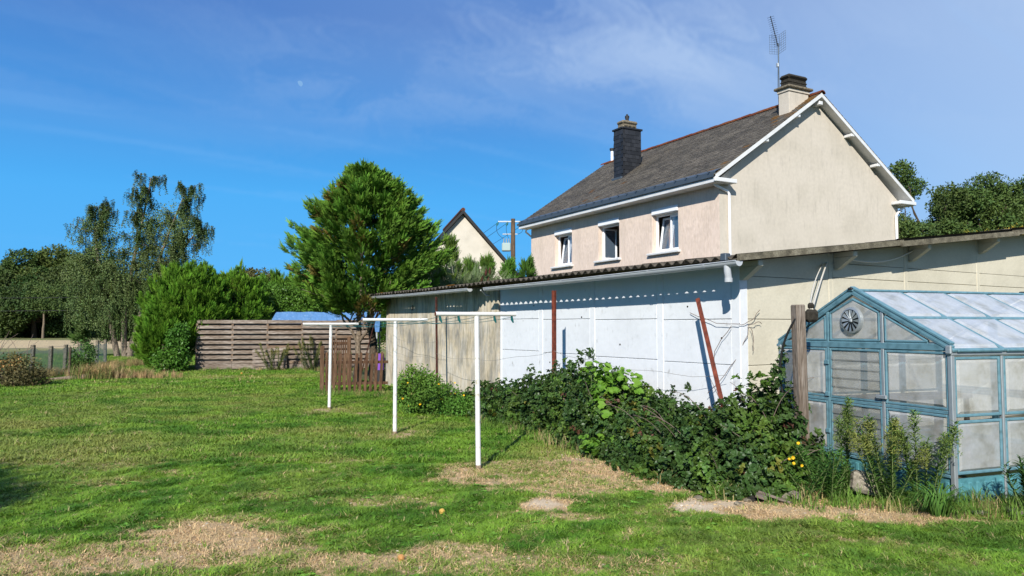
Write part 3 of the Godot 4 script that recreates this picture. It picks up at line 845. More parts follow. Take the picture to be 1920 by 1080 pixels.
	gt.quad(Vector3(-0.50, 6.60, 0.37), Vector3(-0.50, 6.76, 0.37), Vector3(-0.50, 6.76, -HL - 0.37), Vector3(-0.50, 6.60, -HL - 0.37))
	gt.quad(Vector3(-0.50, 6.76, 0.37), Vector3(xq, roof_y(xq) + 0.045, 0.37), Vector3(xq, roof_y(xq) + 0.045, -HL - 0.37), Vector3(-0.50, 6.76, -HL - 0.37))
	var gut := bput("gutter", gt, M.zinc, h)
	for k in 24:
		one_box("bracket", Vector3(-0.61, 6.655, -0.02), Vector3(-0.44, 6.672, 0.02), M.zinc, gut).position = Vector3(0, 0.125 - 0.02, 0.1 - k * 0.56)
	# purlin ends
	for x in [1.93, 3.52, 6.4, 7.85]:
		var y := roof_y(x) - 0.11
		one_box("purlin_end", Vector3(x - 0.09, y - 0.16, 0.005), Vector3(x + 0.09, y - 0.05, 0.342), M.white, h, 0.015)
	one_box("purlin_end", Vector3(HW / 2 - 0.09, 9.72, 0.005), Vector3(HW / 2 + 0.09, 9.86, 0.342), M.white, h, 0.015)
	# downpipes
	for p in [[Vector3(-0.28, 6.42, 0.05), Vector3(-0.22, 6.36, 0.07), Vector3(0.30, 6.20, 0.075), Vector3(0.38, 6.12, 0.075), Vector3(0.38, 0.0, 0.075)], [Vector3(HW + 0.3, 6.42, 0.05), Vector3(HW + 0.25, 6.36, 0.07), Vector3(HW - 0.12, 6.12, 0.075), Vector3(HW - 0.22, 6.0, 0.075), Vector3(HW - 0.22, 0.0, 0.075)], [Vector3(-0.30, 6.42, -HL + 0.1), Vector3(-0.29, 6.25, -HL - 0.02), Vector3(-0.1, 6.15, -HL - 0.075), Vector3(0.1, 6.0, -HL - 0.075), Vector3(0.1, 0.0, -HL - 0.075)]]:
		b = B.new()
		b.tube(p, 0.045, 10)
		bput("downpipe", b, M.pvc, h)
	# slate-clad chimney
	var ch := Node3D.new()
	ch.name = "slate_chimney"; h.add_child(ch)
	tag(ch, "tall chimney clad in dark slate with a small pot")
	one_box("shaft", Vector3(1.82, 7.9, -8.45), Vector3(2.84, 10.42, -7.80), M.chim[1], ch)
	var sl := B.new()
	sl.box(Vector3(-0.098, -0.1, 0), Vector3(0.098, 0.12, 0.012))
	var slm := []
	for k in 3: slm.append(sl.mesh(M.chim[k]))
	for r in 14:
		var y := 8.0 + r * 0.175
		for k in 6:
			var off := 0.1 if r % 2 else 0.0
			var x := 1.82 + 0.1 + k * 0.2 - off
			if x > 1.86 and x < 2.82 and y > roof_y(x) - 0.1:
				put("slate", slm[rng.randi() % 3], ch, Transform3D(Basis(Vector3.RIGHT, -0.07), Vector3(x, y, -7.79)))
			if k < 4:
				var z := -8.45 + 0.1 + k * 0.2 - off
				if z > -8.42 and z < -7.83 and y > roof_y(1.82) - 0.1:
					put("slate", slm[rng.randi() % 3], ch, Transform3D(Basis(Vector3.UP, -PI / 2) * Basis(Vector3.RIGHT, -0.07), Vector3(1.81, y, z)))
	one_box("crown_slab", Vector3(1.76, 10.42, -8.51), Vector3(2.90, 10.50, -7.74), M.chim[0], ch, 0.01)
	one_box("stack", Vector3(1.95, 10.50, -8.33), Vector3(2.70, 10.70, -7.92), M.stone, ch, 0.02)
	for k in 3: one_box("slot", Vector3(2.02 + k * 0.22, 10.54, -7.921), Vector3(2.18 + k * 0.22, 10.62, -7.9), M.soot, ch)
	one_box("cap", Vector3(1.90, 10.70, -8.38), Vector3(2.75, 10.86, -7.87), M.stone, ch, 0.06)
	b = B.new()
	b.tube([Vector3(2.32, 10.84, -8.12), Vector3(2.32, 11.0, -8.12), Vector3(2.32, 11.02, -8.12), Vector3(2.32, 11.12, -8.12), Vector3(2.32, 11.14, -8.12), Vector3(2.32, 11.2, -8.12)], [0.09, 0.075, 0.10, 0.10, 0.05, 0.04], 12)
	bput("pot", b, M.black, ch)
	b = B.new()                                                   # flashing at the foot
	b.box(Vector3(1.70, roof_y(1.75) - 0.05, -8.5), Vector3(1.80, roof_y(1.75) + 0.09, -7.76), 0.01)
	bput("flashing", b, M.zinc, ch)
	# rendered chimney at the ridge
	var c2 := Node3D.new()
	c2.name = "rendered_chimney"; h.add_child(c2)
	tag(c2, "stained beige rendered chimney at the gable end of the ridge")
	one_box("shaft", Vector3(3.45, 8.9, -0.50), Vector3(4.46, 10.15, -0.02), M.gable, c2, 0.01)
	one_box("band", Vector3(3.41, 10.15, -0.54), Vector3(4.50, 10.26, 0.02), M.gable, c2, 0.01)
	one_box("slab", Vector3(3.32, 10.26, -0.63), Vector3(4.60, 10.36, 0.11), M.stone, c2, 0.03)
	one_box("louvre_block", Vector3(3.52, 10.36, -0.45), Vector3(4.42, 10.64, -0.07), M.soot, c2, 0.01)
	for k in 2: one_box("louvre_slab", Vector3(3.50, 10.40 + k * 0.12, -0.47), Vector3(4.44, 10.45 + k * 0.12, -0.05), M.soot, c2, 0.01)
	one_box("cap", Vector3(3.46, 10.64, -0.51), Vector3(4.48, 10.82, 0.0), M.soot, c2, 0.08)
	# stove flue behind the ridge
	b = B.new()
	b.tube([Vector3(5.0, 9.7, -13.0), Vector3(5.0, 10.86, -13.0)], 0.075, 12)
	var fl := bput("flue", b, M.pvc, h)
	b = B.new()
	b.tube([Vector3(5.0, 10.86, -13.0), Vector3(5.0, 10.90, -13.0), Vector3(5.0, 10.92, -13.0), Vector3(5.0, 11.0, -13.0)], [0.1, 0.1, 0.13, 0.12], 12)
	bput("cowl", b, M.black, fl)
	# aerial
	var an := thing("tv_aerial", "tall metal television aerial on a mast beside the ridge chimney", "aerial", h.transform * Vector3(4.1, 9.9, -1.05), deg_to_rad(28.11))
	b = B.new()
	b.tube([Vector3(0, 0, 0), Vector3(0, 2.45, 0)], 0.022, 8)
	var mast := bput("mast", b, M.zinc, an)
	for y in [0.35, 0.62]: one_box("bracket", Vector3(-0.02, y, -0.02), Vector3(0.02, y + 0.04, 0.54), M.black, mast)
	one_box("amplifier", Vector3(-0.06, 1.55, -0.07), Vector3(0.0, 1.7, 0.03), M.galv, an, 0.01)
	# boom runs up and away to the left
	b = B.new()
	var e0 := Vector3(0, 2.30, 0)
	var e1 := Vector3(-0.55, 3.35, 0.15)
	b.tube([e0, e1], 0.016, 6)
	var boom := bput("boom", b, M.black, an)
	var bd := (e1 - e0).normalized()
	var wide := bd.cross(Vector3(0.35, 0.0, 0.94)).normalized().cross(bd).normalized()
	b = B.new()
	for k in 15:
		var p := e0.lerp(e1, (k + 1) / 15.5)
		b.tube([p - wide * 0.13, p + wide * 0.13], 0.006, 5)
		b.tube([p - wide.cross(bd) * 0.05, p + wide.cross(bd) * 0.05], 0.012, 5)
	bput("directors", b, M.black, boom)
	var rx := Vector3(0.75, 0, 0.66)
	for s in [-1.0, 1.0]:
		b = B.new()
		var side_dir: Vector3 = (wide * s + bd * 0.35).normalized()
		for k in 9:
			var y := -0.36 + k * 0.09
			b.tube([e0 + Vector3(0, y + 0.1, 0) + side_dir * 0.03, e0 + Vector3(0, y + 0.1, 0) + side_dir * 0.34], 0.005, 5)
		for k in 4:
			b.tube([e0 + Vector3(0, -0.26, 0) + side_dir * (0.06 + k * 0.09), e0 + Vector3(0, 0.46, 0) + side_dir * (0.06 + k * 0.09)], 0.005, 5)
		bput("reflector_grid", b, M.zinc, an)
	b = B.new()
	b.tube([Vector3(0.02, 1.55, -0.05), Vector3(-0.03, 0.8, -0.03), Vector3(0.0, 0.05, -0.03), Vector3(-0.15, -0.25, -0.1), Vector3(-0.3, -0.32, -0.25), Vector3(-0.7, -0.42, -0.3)], 0.008, 5)
	bput("cable", b, M.black, an)

func house_window(h: Node3D, z0: float, z1: float, i: int) -> void:
	var w := Node3D.new()
	w.name = "window"; h.add_child(w, true)
	tag(w, ["far window of the front wall with a tilted sash", "middle window standing open onto a dark room", "near window with a tilted sash and blue curtain"][i])
	var xf := 0.20                                                # outer face of the frame, set back in the reveal
	one_box("shutter_box", Vector3(-0.04, 5.83, z0 + 0.004), Vector3(0.24, 6.05, z1 - 0.004), M.pvc, w, 0.02)
	one_box("sill", Vector3(-0.13, 4.315, z0 - 0.2), Vector3(0.2, 4.40, z1 + 0.12), M.white, w, 0.015)
	var y0 := 4.402
	var y1 := 5.828
	var f := Node3D.new()
	f.name = "frame"; w.add_child(f)
	for q in [[Vector3(xf, y0, z0 + 0.003), Vector3(xf + 0.07, y1, z0 + 0.07)], [Vector3(xf, y0, z1 - 0.07), Vector3(xf + 0.07, y1, z1 - 0.003)], [Vector3(xf, y0, z0 + 0.071), Vector3(xf + 0.07, y0 + 0.07, z1 - 0.071)], [Vector3(xf, y1 - 0.06, z0 + 0.071), Vector3(xf + 0.07, y1, z1 - 0.071)]]:
		one_box("rail", q[0], q[1], M.pvc, f, 0.006)
	var zm := (z0 + z1) * 0.5
	for s in 2:
		var za := (z0 + 0.075) if s == 0 else zm + 0.002
		var zb := zm - 0.002 if s == 0 else (z1 - 0.075)
		var sash := Node3D.new()
		sash.name = "sash"; w.add_child(sash, true)
		var hh := y1 - y0 - 0.14
		var ww := zb - za
		for q in [[Vector3(0, 0, 0), Vector3(0.06, hh, 0.07)], [Vector3(0, 0, ww - 0.07), Vector3(0.06, hh, ww)], [Vector3(0, 0, 0.071), Vector3(0.06, 0.07, ww - 0.071)], [Vector3(0, hh - 0.07, 0.071), Vector3(0.06, hh, ww - 0.071)]]:
			one_box("stile", q[0], q[1], M.pvc, sash, 0.006)
		one_box("pane", Vector3(0.028, 0.071, 0.071), Vector3(0.032, hh - 0.071, ww - 0.071), M.glass, sash)
		sash.position = Vector3(xf + 0.02, y0 + 0.075, za)
		if i == 1:
			if s == 0: sash.rotation.y = deg_to_rad(86)
			else:
				sash.position.z = zb
				sash.rotation.y = deg_to_rad(92)
				sash.position.x += 0.05
				sash.position.z -= 0.02
		elif s == 0:
			sash.rotation.z = deg_to_rad(-9)
			sash.position.x += 0.04
		else:
			sash.position.x += 0.03
	if i != 1:
		for s in 2:
			var b := B.new()
			var n := 16
			var c0 := z0 + 0.30 if s == 0 else zm + 0.1
			var c1 := c0 + (0.30 if s == 0 else 0.5)
			for k in n:
				var ta := float(k) / n
				var tb := float(k + 1) / n
				var xa := 0.55 + 0.03 * sin(ta * 26.0)
				var xb := 0.55 + 0.03 * sin(tb * 26.0)
				b.quad(Vector3(xa, 4.3, lerpf(c0, c1, ta)), Vector3(xb, 4.3, lerpf(c0, c1, tb)), Vector3(xb, 5.95, lerpf(c0, c1, tb)), Vector3(xa, 5.95, lerpf(c0, c1, ta)))
			bput("curtain", b, M.curtain if s == 0 else (M.bluecurtain if i == 2 else M.dark), w)

# ---------------------------------------------------------------- shed
const SL := 12.87
const SD := 9.6
func shed_roof(x: float) -> float: return 2.545 + 0.112 * (x + 0.45)
func make_shed() -> void:
	var s := thing("shed", "long low shed of painted concrete panels under a corrugated roof", "shed", Vector3(3.067, 0, -10.057), deg_to_rad(31.05))
	# white wall: panels between posts, joints recessed
	var bays := [-0.02, -1.58, -3.28, -4.90, -6.44]
	for k in 4:
		var za: float = bays[k + 1] + 0.075
		var zb: float = bays[k] - (0.075 if k > 0 else 0.14)
		var j1 := 1.095 + 0.0125 * -zb
		var j2 := 1.72 + 0.0115 * -zb
		var rows := [0.0, j1, j2, 2.47]
		for r in 3:
			one_box("concrete_panel", Vector3(0.012 + rr(-0.003, 0.003), rows[r] + 0.003, za), Vector3(0.09, rows[r + 1] - 0.003, zb), M.whitewall, s, 0.006)
		if k > 0:
			one_box("concrete_post", Vector3(0.006, 0, zb + 0.004), Vector3(0.13, 2.48, bays[k] + 0.071), M.whitewall, s, 0.008)
	one_box("concrete_post", Vector3(0.006, 0, -6.44 + 0.0), Vector3(0.13, 2.48, -6.44 + 0.071), M.whitewall, s, 0.008)
	one_box("corner_post", Vector3(0.004, 0, -0.155), Vector3(0.16, 2.50, 0.0), M.whitewall, s, 0.01)
	for q in [[2.02, -5.15], [1.78, -3.6], [1.32, -2.55], [1.9, -1.0], [1.45, -0.35], [0.95, -4.6]]: one_box("anchor_bolt", Vector3(0.0, q[0], q[1]), Vector3(0.02, q[0] + 0.025, q[1] + 0.025), M.soot, s, 0.005)
	one_box("concrete_panel_backing", Vector3(0.095, 0, -6.40), Vector3(0.12, 2.46, -0.16), M.soot, s)
	# pilaster between both halves
	one_box("pilaster", Vector3(-0.04, 0, -6.99), Vector3(0.20, 2.50, -6.445), M.greywall, s, 0.012)
	# grey weathered wall, two slabs, one with a broken hole
	var b := B.new()
	wall_x(b, -9.06, -6.995, 0, 2.48, 0.03, 0.15, [])
	bput("concrete_slab", b, M.greywall, s)
	b = B.new()
	wall_x(b, -SL, -9.075, 0, 2.48, 0.024, 0.15, [[-11.08, -10.96, 2.06, 2.20]])
	tag(bput("concrete_slab", b, M.greywall, s), "stained grey wall slab with a small dark hole near the top")
	one_box("end_wall", Vector3(0.16, 0, -SL), Vector3(SD, 2.50, -SL + 0.15), M.greywall, s)
	one_box("rear_wall", Vector3(SD - 0.15, 0, -SL + 0.16), Vector3(SD, 3.3, -0.16), M.cream, s)
	# cream wall, panels with sloped top row
	var xb := [0.16, 1.95, 3.87, 6.06, 7.9, SD]
	for k in 5:
		var xa: float = xb[k] + 0.05 if k > 0 else 0.165
		var xe: float = xb[k + 1] - 0.05
		var rows := [0.0, 1.09, 1.72, 2.35, 2.57]
		if k == 0: rows = [0.0, 1.09, 1.72, 2.31]
		for r in rows.size():
			var ya: float = rows[r] + 0.003
			b = B.new()
			var top0 := shed_roof(xa) - 0.10
			var top1 := shed_roof(xe) - 0.10
			if r + 1 < rows.size():
				if rows[r + 1] > top0 - 0.05: continue
				b.box(Vector3(xa, ya, -0.09), Vector3(xe, rows[r + 1] - 0.003, -0.012 + rr(-0.004, 0.004)), 0.006)
			else:
				var zf := -0.012 + rr(-0.004, 0.004)
				var yy: float = ya
				if r > 0 and rows[r] > top0 - 0.05: yy = rows[r - 1] + 0.003
				b.hexa([Vector3(xa, yy, zf), Vector3(xe, yy, zf), Vector3(xe, yy, -0.09), Vector3(xa, yy, -0.09), Vector3(xa, top0, zf), Vector3(xe, top1, zf), Vector3(xe, top1, -0.09), Vector3(xa, top0, -0.09)])
			bput("concrete_panel", b, M.cream, s)
		if k > 0:
			one_box("concrete_post", Vector3(xb[k] - 0.046, 0, -0.13), Vector3(xb[k] + 0.046, shed_roof(xb[k]) - 0.10, -0.006), M.cream, s, 0.008)
	one_box("cream_backing", Vector3(0.17, 0, -0.12), Vector3(SD - 0.16, 2.3, -0.095), M.soot, s)
	# brackets under the verge
	for x in [0.06, 2.08, 4.0, 6.13, 8.0]:
		b = B.new()
		var y := shed_roof(x) - 0.105
		var w := 0.05
		var P := [Vector3(x - w, y - 0.25, -0.004), Vector3(x + w, y - 0.25, -0.004), Vector3(x + w, y, -0.004), Vector3(x - w, y, -0.004)]
		b.hexa([Vector3(x - w, y - 0.25, 0.05), Vector3(x + w, y - 0.25, 0.05), Vector3(x + w, y - 0.25, -0.004), Vector3(x - w, y - 0.25, -0.004), Vector3(x - w, y - 0.08, 0.31), Vector3(x + w, y - 0.08, 0.31), Vector3(x + w, y - 0.08, -0.004), Vector3(x - w, y - 0.08, -0.004)])
		b.box(Vector3(x - w + 0.002, y - 0.078, -0.004), Vector3(x + w - 0.002, y, 0.32), 0.006)
		bput("bracket", b, M.cream, s)
	# corrugated sheets
	var wave := 0.177
	var sheetw := wave * 5.0
	var rows2 := [[-0.46, 3.2, 0.0], [3.05, 6.65, 0.03], [6.5, SD + 0.25, 0.06]]
	var nsh := 16
	for r in 3:
		for k in nsh:
			var zs := 0.36 - k * sheetw
			b = B.new()
			var n := 50
			if r > 0: n = 30
			var prev := 0.0
			var jy := rr(-0.008, 0.008)
			var jx := rr(-0.02, 0.02) if r == 0 else 0.0
			var x0: float = rows2[r][0] + jx
			var x1: float = rows2[r][1]
			for i in n:
				var za := zs - (sheetw + 0.05) * i / n
				var zb := zs - (sheetw + 0.05) * (i + 1) / n
				if zb < -SL - 0.42: break
				var ha: float = 0.026 * cos(TAU * (za - 0.36) / wave) + rows2[r][2] * 0.5 + jy + (0.006 if i < 3 else 0.0)
				var hb: float = 0.026 * cos(TAU * (zb - 0.36) / wave) + rows2[r][2] * 0.5 + jy + (0.006 if i < 3 else 0.0)
				var na := Vector3(0, 1, 0.026 * TAU / wave * sin(TAU * (za - 0.36) / wave)).normalized()
				var nb := Vector3(0, 1, 0.026 * TAU / wave * sin(TAU * (zb - 0.36) / wave)).normalized()
				var a0 := Vector3(x0, shed_roof(x0) + ha - 0.026, za)
				var a1 := Vector3(x1, shed_roof(x1) + ha - 0.026, za)
				var b0 := Vector3(x0, shed_roof(x0) + hb - 0.026, zb)
				var b1 := Vector3(x1, shed_roof(x1) + hb - 0.026, zb)
				var dn := Vector3(0, -0.008, 0)
				b.quadN(a0, a1, b1, b0, na, na, nb, nb)
				b.quadN(b0 + dn, b1 + dn, a1 + dn, a0 + dn, -nb, -nb, -na, -na)
				b.quad(b0 + dn, a0 + dn, a0, b0)
			bput("corrugated_sheet", b, M.cement, s)
	# purlins carrying the sheets, and the wall plates that close the top
	for x in [0.10, 2.0, 4.0, 6.0, 8.0]:
		one_box("purlin", Vector3(x - 0.04, shed_roof(x) - 0.16, -SL - 0.05), Vector3(x + 0.04, shed_roof(x) - 0.062, -0.17), M.plank[1], s)
	# verge boards on the cream side
	for q in [[-0.44, 3.16, 0.0], [3.08, 6.62, -0.018], [6.5, SD + 0.25, 0.0]]:
		b = B.new()
		var xa: float = q[0]
		var xe: float = q[1]
		var ya: float = shed_roof(xa) - 0.088 + q[2]
		var yb: float = shed_roof(xe) - 0.088 + q[2]
		var zo: float = 0.385 + q[2] * -0.8
		b.hexa([Vector3(xa, ya, zo + 0.03), Vector3(xe, yb, zo + 0.03), Vector3(xe, yb, zo - 0.02), Vector3(xa, ya, zo - 0.02), Vector3(xa, ya + 0.085, zo + 0.02), Vector3(xe, yb + 0.085, zo + 0.02), Vector3(xe, yb + 0.085, zo - 0.02), Vector3(xa, ya + 0.085, zo - 0.02)])
		b.hexa([Vector3(xa, ya + 0.02, zo - 0.021), Vector3(xe, yb + 0.02, zo - 0.021), Vector3(xe, yb + 0.02, 0.0), Vector3(xa, ya + 0.02, 0.0), Vector3(xa, ya + 0.03, zo - 0.021), Vector3(xe, yb + 0.03, zo - 0.021), Vector3(xe, yb + 0.03, 0.0), Vector3(xa, ya + 0.03, 0.0)])
		bput("verge_board", b, M.verge, s)
	# orange lichen cushions on the roof edge
	for q in [[-8.0, 0.05], [-7.75, 0.06], [-12.0, 0.03], [-9.9, 0.03]]:
		b = B.new()
		var z: float = 0.36 - round((0.36 - q[0]) / wave) * wave
		b.box(Vector3(-0.475, 0, -q[1]), Vector3(-0.3, 0.02, q[1]), 0.009)
		var o := bput("lichen", b, M.lichen, s)
		o.position = Vector3(0, shed_roof(-0.46) - 0.008, z)
	# gutters
	for q in [[0.40, -6.25, 2.455, 2.41, -0.44], [-6.98, -13.12, 2.435, 2.47, -0.42]]:
		b = B.new()
		var n := 14
		var zsteps := 8
		for i in zsteps:
			var ta := float(i) / zsteps
			var tb := float(i + 1) / zsteps
			for k in n:
				var a0 := PI + PI * k / n
				var a1 := PI + PI * (k + 1) / n
				var r := 0.062
				var ca := Vector3(q[4], lerpf(q[2], q[3], ta) - 0.012 * sin(ta * PI), lerpf(q[0], q[1], ta))
				var cb := Vector3(q[4], lerpf(q[2], q[3], tb) - 0.012 * sin(tb * PI), lerpf(q[0], q[1], tb))
				var d0 := Vector3(cos(a0), sin(a0), 0)
				var d1 := Vector3(cos(a1), sin(a1), 0)
				b.quadN(ca + d0 * r, cb + d0 * r, cb + d1 * r, ca + d1 * r, d0, d0, d1, d1)
				b.quadN(cb + d0 * (r - 0.004), ca + d0 * (r - 0.004), ca + d1 * (r - 0.004), cb + d1 * (r - 0.004), -d0, -d0, -d1, -d1)
		for e in [[q[0], q[2], 1.0], [q[1], q[3], -1.0]]:
			for k in n:
				var a0 := PI + PI * k / n
				var a1 := PI + PI * (k + 1) / n
				b.tri(Vector3(q[4], e[1], e[0]), Vector3(q[4] + cos(a0) * 0.066, e[1] + sin(a0) * 0.066, e[0]), Vector3(q[4] + cos(a1) * 0.066, e[1] + sin(a1) * 0.066, e[0]))
		b.tube([Vector3(q[4] - 0.064, q[2] + 0.002, q[0]), Vector3(q[4] - 0.064, lerpf(q[2], q[3], 0.5) - 0.010, lerpf(q[0], q[1], 0.5)), Vector3(q[4] - 0.064, q[3] + 0.002, q[1])], 0.008, 6)
		var gu := bput("gutter", b, M.gutter, s)
		var nb := 6
		for k in nb:
			var t := (k + 0.5) / nb
			b = B.new()
			var c := Vector3(q[4], lerpf(q[2], q[3], t) - 0.012 * sin(t * PI), lerpf(q[0], q[1], t))
			for j in 10:
				var a0 := PI + PI * j / 10.0
				var a1 := PI + PI * (j + 1) / 10.0
				var d0 := Vector3(cos(a0), sin(a0), 0) * 0.07
				var d1 := Vector3(cos(a1), sin(a1), 0) * 0.07
				b.quad(c + d0 - Vector3(0, 0, 0.015), c + d0 + Vector3(0, 0, 0.015), c + d1 + Vector3(0, 0, 0.015), c + d1 - Vector3(0, 0, 0.015))
			bput("gutter_bracket", b, M.gutter, gu)
	# outlet and cut-off downpipe near the corner
	b = B.new()
	b.tube([Vector3(-0.44, 2.41, 0.20), Vector3(-0.44, 2.34, 0.20), Vector3(-0.42, 2.29, 0.19), Vector3(-0.41, 2.22, 0.19)], 0.046, 12, false)
	b.tube([Vector3(-0.41, 2.25, 0.19), Vector3(-0.41, 2.195, 0.19)], 0.052, 12, false)
	bput("outlet_pipe", b, M.gutter, s)
	one_box("leaf_guard", Vector3(-0.49, 2.47, 0.12), Vector3(-0.39, 2.57, 0.22), M.zinc, s, 0.01)
	b = B.new()
	b.tube([Vector3(-0.30, 2.40, -6.72), Vector3(-0.2, 2.36, -6.80), Vector3(-0.14, 2.29, -6.78), Vector3(-0.06, 2.28, -6.74)], 0.018, 8)
	bput("gutter_hook", b, M.gutter, s)

# ---------------------------------------------------------------- greenhouse
const GW := 2.27
const GX := 2.56
func gable_y(z: float) -> float: return 1.41 + (1.0 - absf(z + GW / 2) / (GW / 2)) * 0.57
func pane_panel(called: String, P: Array, nrm: Vector3, parent: Node, m: Material, bulge := 0.018) -> MeshInstance3D:
	# a pane with a raised middle and a bevelled rim; P ccw seen from outside
	var b := B.new()
	var c := Vector3.ZERO
	for p in P: c += p
	c /= P.size()
	var Q := []
	for p in P: Q.append(c + (p - c) * 0.90 + nrm * bulge)
	for i in P.size():
		var j := (i + 1) % P.size()
		b.quad(P[i], P[j], Q[j], Q[i])
	for i in range(1, P.size() - 1): b.tri(Q[0], Q[i], Q[i + 1])
	return bput(called, b, m, parent)
func make_greenhouse() -> void:
	var g := thing("greenhouse", "small greenhouse with faded blue green frame and cloudy plastic panes", "greenhouse", Vector3(4.028, 0, -6.878), deg_to_rad(20.47))
	var zv := [0.0, -0.76, -1.50, -GW]
	var out := Vector3(-1, 0, 0)
	# skirt, front and sides, ribbed
	for q in [[Vector3(0, 0, -0.02), Vector3(0, 0, -0.74)], [Vector3(0, 0, -0.78), Vector3(0, 0, -1.48)], [Vector3(0, 0, -1.52), Vector3(0, 0, -GW + 0.02)]]:
		var b := B.new()
		b.box(Vector3(0.0, -0.02, q[1].z), Vector3(0.025, 0.225, q[0].z))
		var n := 7
		for k in n:
			var z := lerpf(q[0].z, q[1].z, (k + 0.5) / n)
			b.box(Vector3(-0.014, 0.02, z - 0.022), Vector3(0.001, 0.19, z + 0.022), 0.008)
		bput("skirt_panel", b, M.ghskirt, g)
	for side in 2:
		for k in 4:
			var b := B.new()
			var xa := 0.64 * k + 0.02
			var xe := 0.64 * (k + 1) - 0.02
			var zz := 0.0 if side == 0 else -GW
			b.box(Vector3(xa, -0.02, zz - 0.0125), Vector3(xe, 0.225, zz + 0.0125))
			for j in 6:
				var x := lerpf(xa, xe, (j + 0.5) / 6)
				b.box(Vector3(x - 0.022, 0.02, zz - 0.025), Vector3(x + 0.022, 0.19, zz + 0.025), 0.008)
			bput("skirt_panel", b, M.ghskirt, g)
	# frame posts
	for z in [0.0, -GW]:
		for k in 5:
			var x := 0.64 * k
			var m: Material = M.galv if k in [0, 1] else M.ghframe
			if k == 0: one_box("corner_post", Vector3(x - 0.022, -0.02, z - 0.022), Vector3(x + 0.022, 1.40, z + 0.022), M.galv, g, 0.004)
			else: one_box("post", Vector3(x - 0.014, -0.02, z - 0.019), Vector3(x + 0.014, 1.40, z + 0.019), m, g, 0.004)
	for z in [-0.76, -1.50]:
		one_box("post", Vector3(-0.016, 0.0, z - 0.018), Vector3(0.02, gable_y(z) - 0.01, z + 0.018), M.galv if z == -0.76 else M.ghframe, g, 0.004)
		one_box("post", Vector3(GX - 0.02, 0.0, z - 0.018), Vector3(GX + 0.016, gable_y(z) - 0.01, z + 0.018), M.ghframe, g, 0.004)
	# front and rear panes, each in a frame of its own
	for e in 2:
		var x := 0.0 if e == 0 else GX
		for k in 3:
			var za: float = zv[k] - (0.024 if k == 0 else 0.02)
			var zb: float = zv[k + 1] + (0.024 if k == 2 else 0.02)
			for r in [[0.26, 0.80], [0.84, 1.38]]:
				gh_panel(g, x, za, zb, r[0], r[1], e, k == 1)
		# gable triangles
		for k in 3:
			var za: float = zv[k] - 0.04
			var zb: float = zv[k + 1] + 0.04
			var P := []
			if k == 1: P = [Vector3(x, 1.47, zb), Vector3(x, 1.47, za), Vector3(x, gable_y(za) - 0.055, za), Vector3(x, 1.98 - 0.075, -GW / 2), Vector3(x, gable_y(zb) - 0.055, zb)]
			elif k == 0: P = [Vector3(x, 1.47, zb), Vector3(x, 1.47, -0.235), Vector3(x, gable_y(zb) - 0.055, zb)]
			else: P = [Vector3(x, 1.47, -GW + 0.235), Vector3(x, 1.47, za), Vector3(x, gable_y(za) - 0.055, za)]
			if e == 1: P.reverse()
			pane_panel("gable_pane", P, out if e == 0 else -out, g, M.pane, 0.012)
			# rim around the pane
			var b := B.new()
			var c := Vector3.ZERO
			for p in P: c += p
			c /= P.size()
			for i in P.size():
				var a: Vector3 = P[i]
				var d: Vector3 = P[(i + 1) % P.size()]
				b.tube([a, d], 0.018, 6)
			bput("pane_rim", b, M.ghframe, g)
		one_box("cross_rail", Vector3(x - 0.018, 1.385, -GW + 0.024), Vector3(x + 0.018, 1.455, -0.024), M.ghframe, g, 0.008)
		one_box("mid_rail", Vector3(x - 0.012, 0.803, -GW + 0.024), Vector3(x + 0.012, 0.837, -0.024), M.ghframe, g, 0.005)
		one_box("bottom_rail", Vector3(x - 0.02, 0.227, -GW + 0.024), Vector3(x + 0.02, 0.257, -0.024), M.ghframe, g, 0.005)
		for s in 2:                                               # rafters of the gable
			var b := B.new()
			var a := Vector3(x, 1.41, 0.02 if s == 0 else -GW - 0.02)
			var d := Vector3(x, 1.985, -GW / 2)
			var dir := (d - a).normalized()
			var t := Transform3D(Basis(Vector3(1, 0, 0), dir, Vector3(1, 0, 0).cross(dir)), a)
			b.box(Vector3(-0.024, 0, -0.028), Vector3(0.024, a.distance_to(d), 0.028), 0.006, t)
			bput("rafter", b, M.ghframe, g)
			if e == 0:
				b = B.new()
				b.box(Vector3(-0.030, 0, -0.012), Vector3(0.030, a.distance_to(d) + 0.01, 0.012), 0.004, Transform3D(t.basis, t.origin + Vector3(0, 0.045, 0)))
				bput("rafter_cap", b, M.ghroofrib if s == 0 else M.ghframe, g)
	# side panes
	for side in 2:
		var z := 0.0 if side == 0 else -GW
		var sn := 1.0 if side == 0 else -1.0
		for k in 4:
			var xa := 0.64 * k + 0.024
			var xe := 0.64 * (k + 1) - 0.018
			for r in [[0.26, 0.75], [0.78, 1.335]]:
				var f := Node3D.new()
				f.name = "side_panel"; g.add_child(f, true)
				var w := 0.028
				for q in [[Vector3(xa, r[0], -0.014), Vector3(xa + w, r[1], 0.014)], [Vector3(xe - w, r[0], -0.014), Vector3(xe, r[1], 0.014)], [Vector3(xa + w, r[0], -0.013), Vector3(xe - w, r[0] + w, 0.013)], [Vector3(xa + w, r[1] - w, -0.013), Vector3(xe - w, r[1], 0.013)]]:
					one_box("rim", q[0] + Vector3(0, 0, z), q[1] + Vector3(0, 0, z), M.ghframe, f, 0.006)
				var P := [Vector3(xa + w, r[0] + w, z), Vector3(xe - w, r[0] + w, z), Vector3(xe - w, r[1] - w, z), Vector3(xa + w, r[1] - w, z)]
				if side == 1: P.reverse()
				pane_panel("pane", P, Vector3(0, 0, sn), f, M.pane)
		one_box("eaves_rail", Vector3(-0.03, 1.34, z - 0.03), Vector3(GX + 0.03, 1.405, z + 0.03), M.galv, g, 0.012)
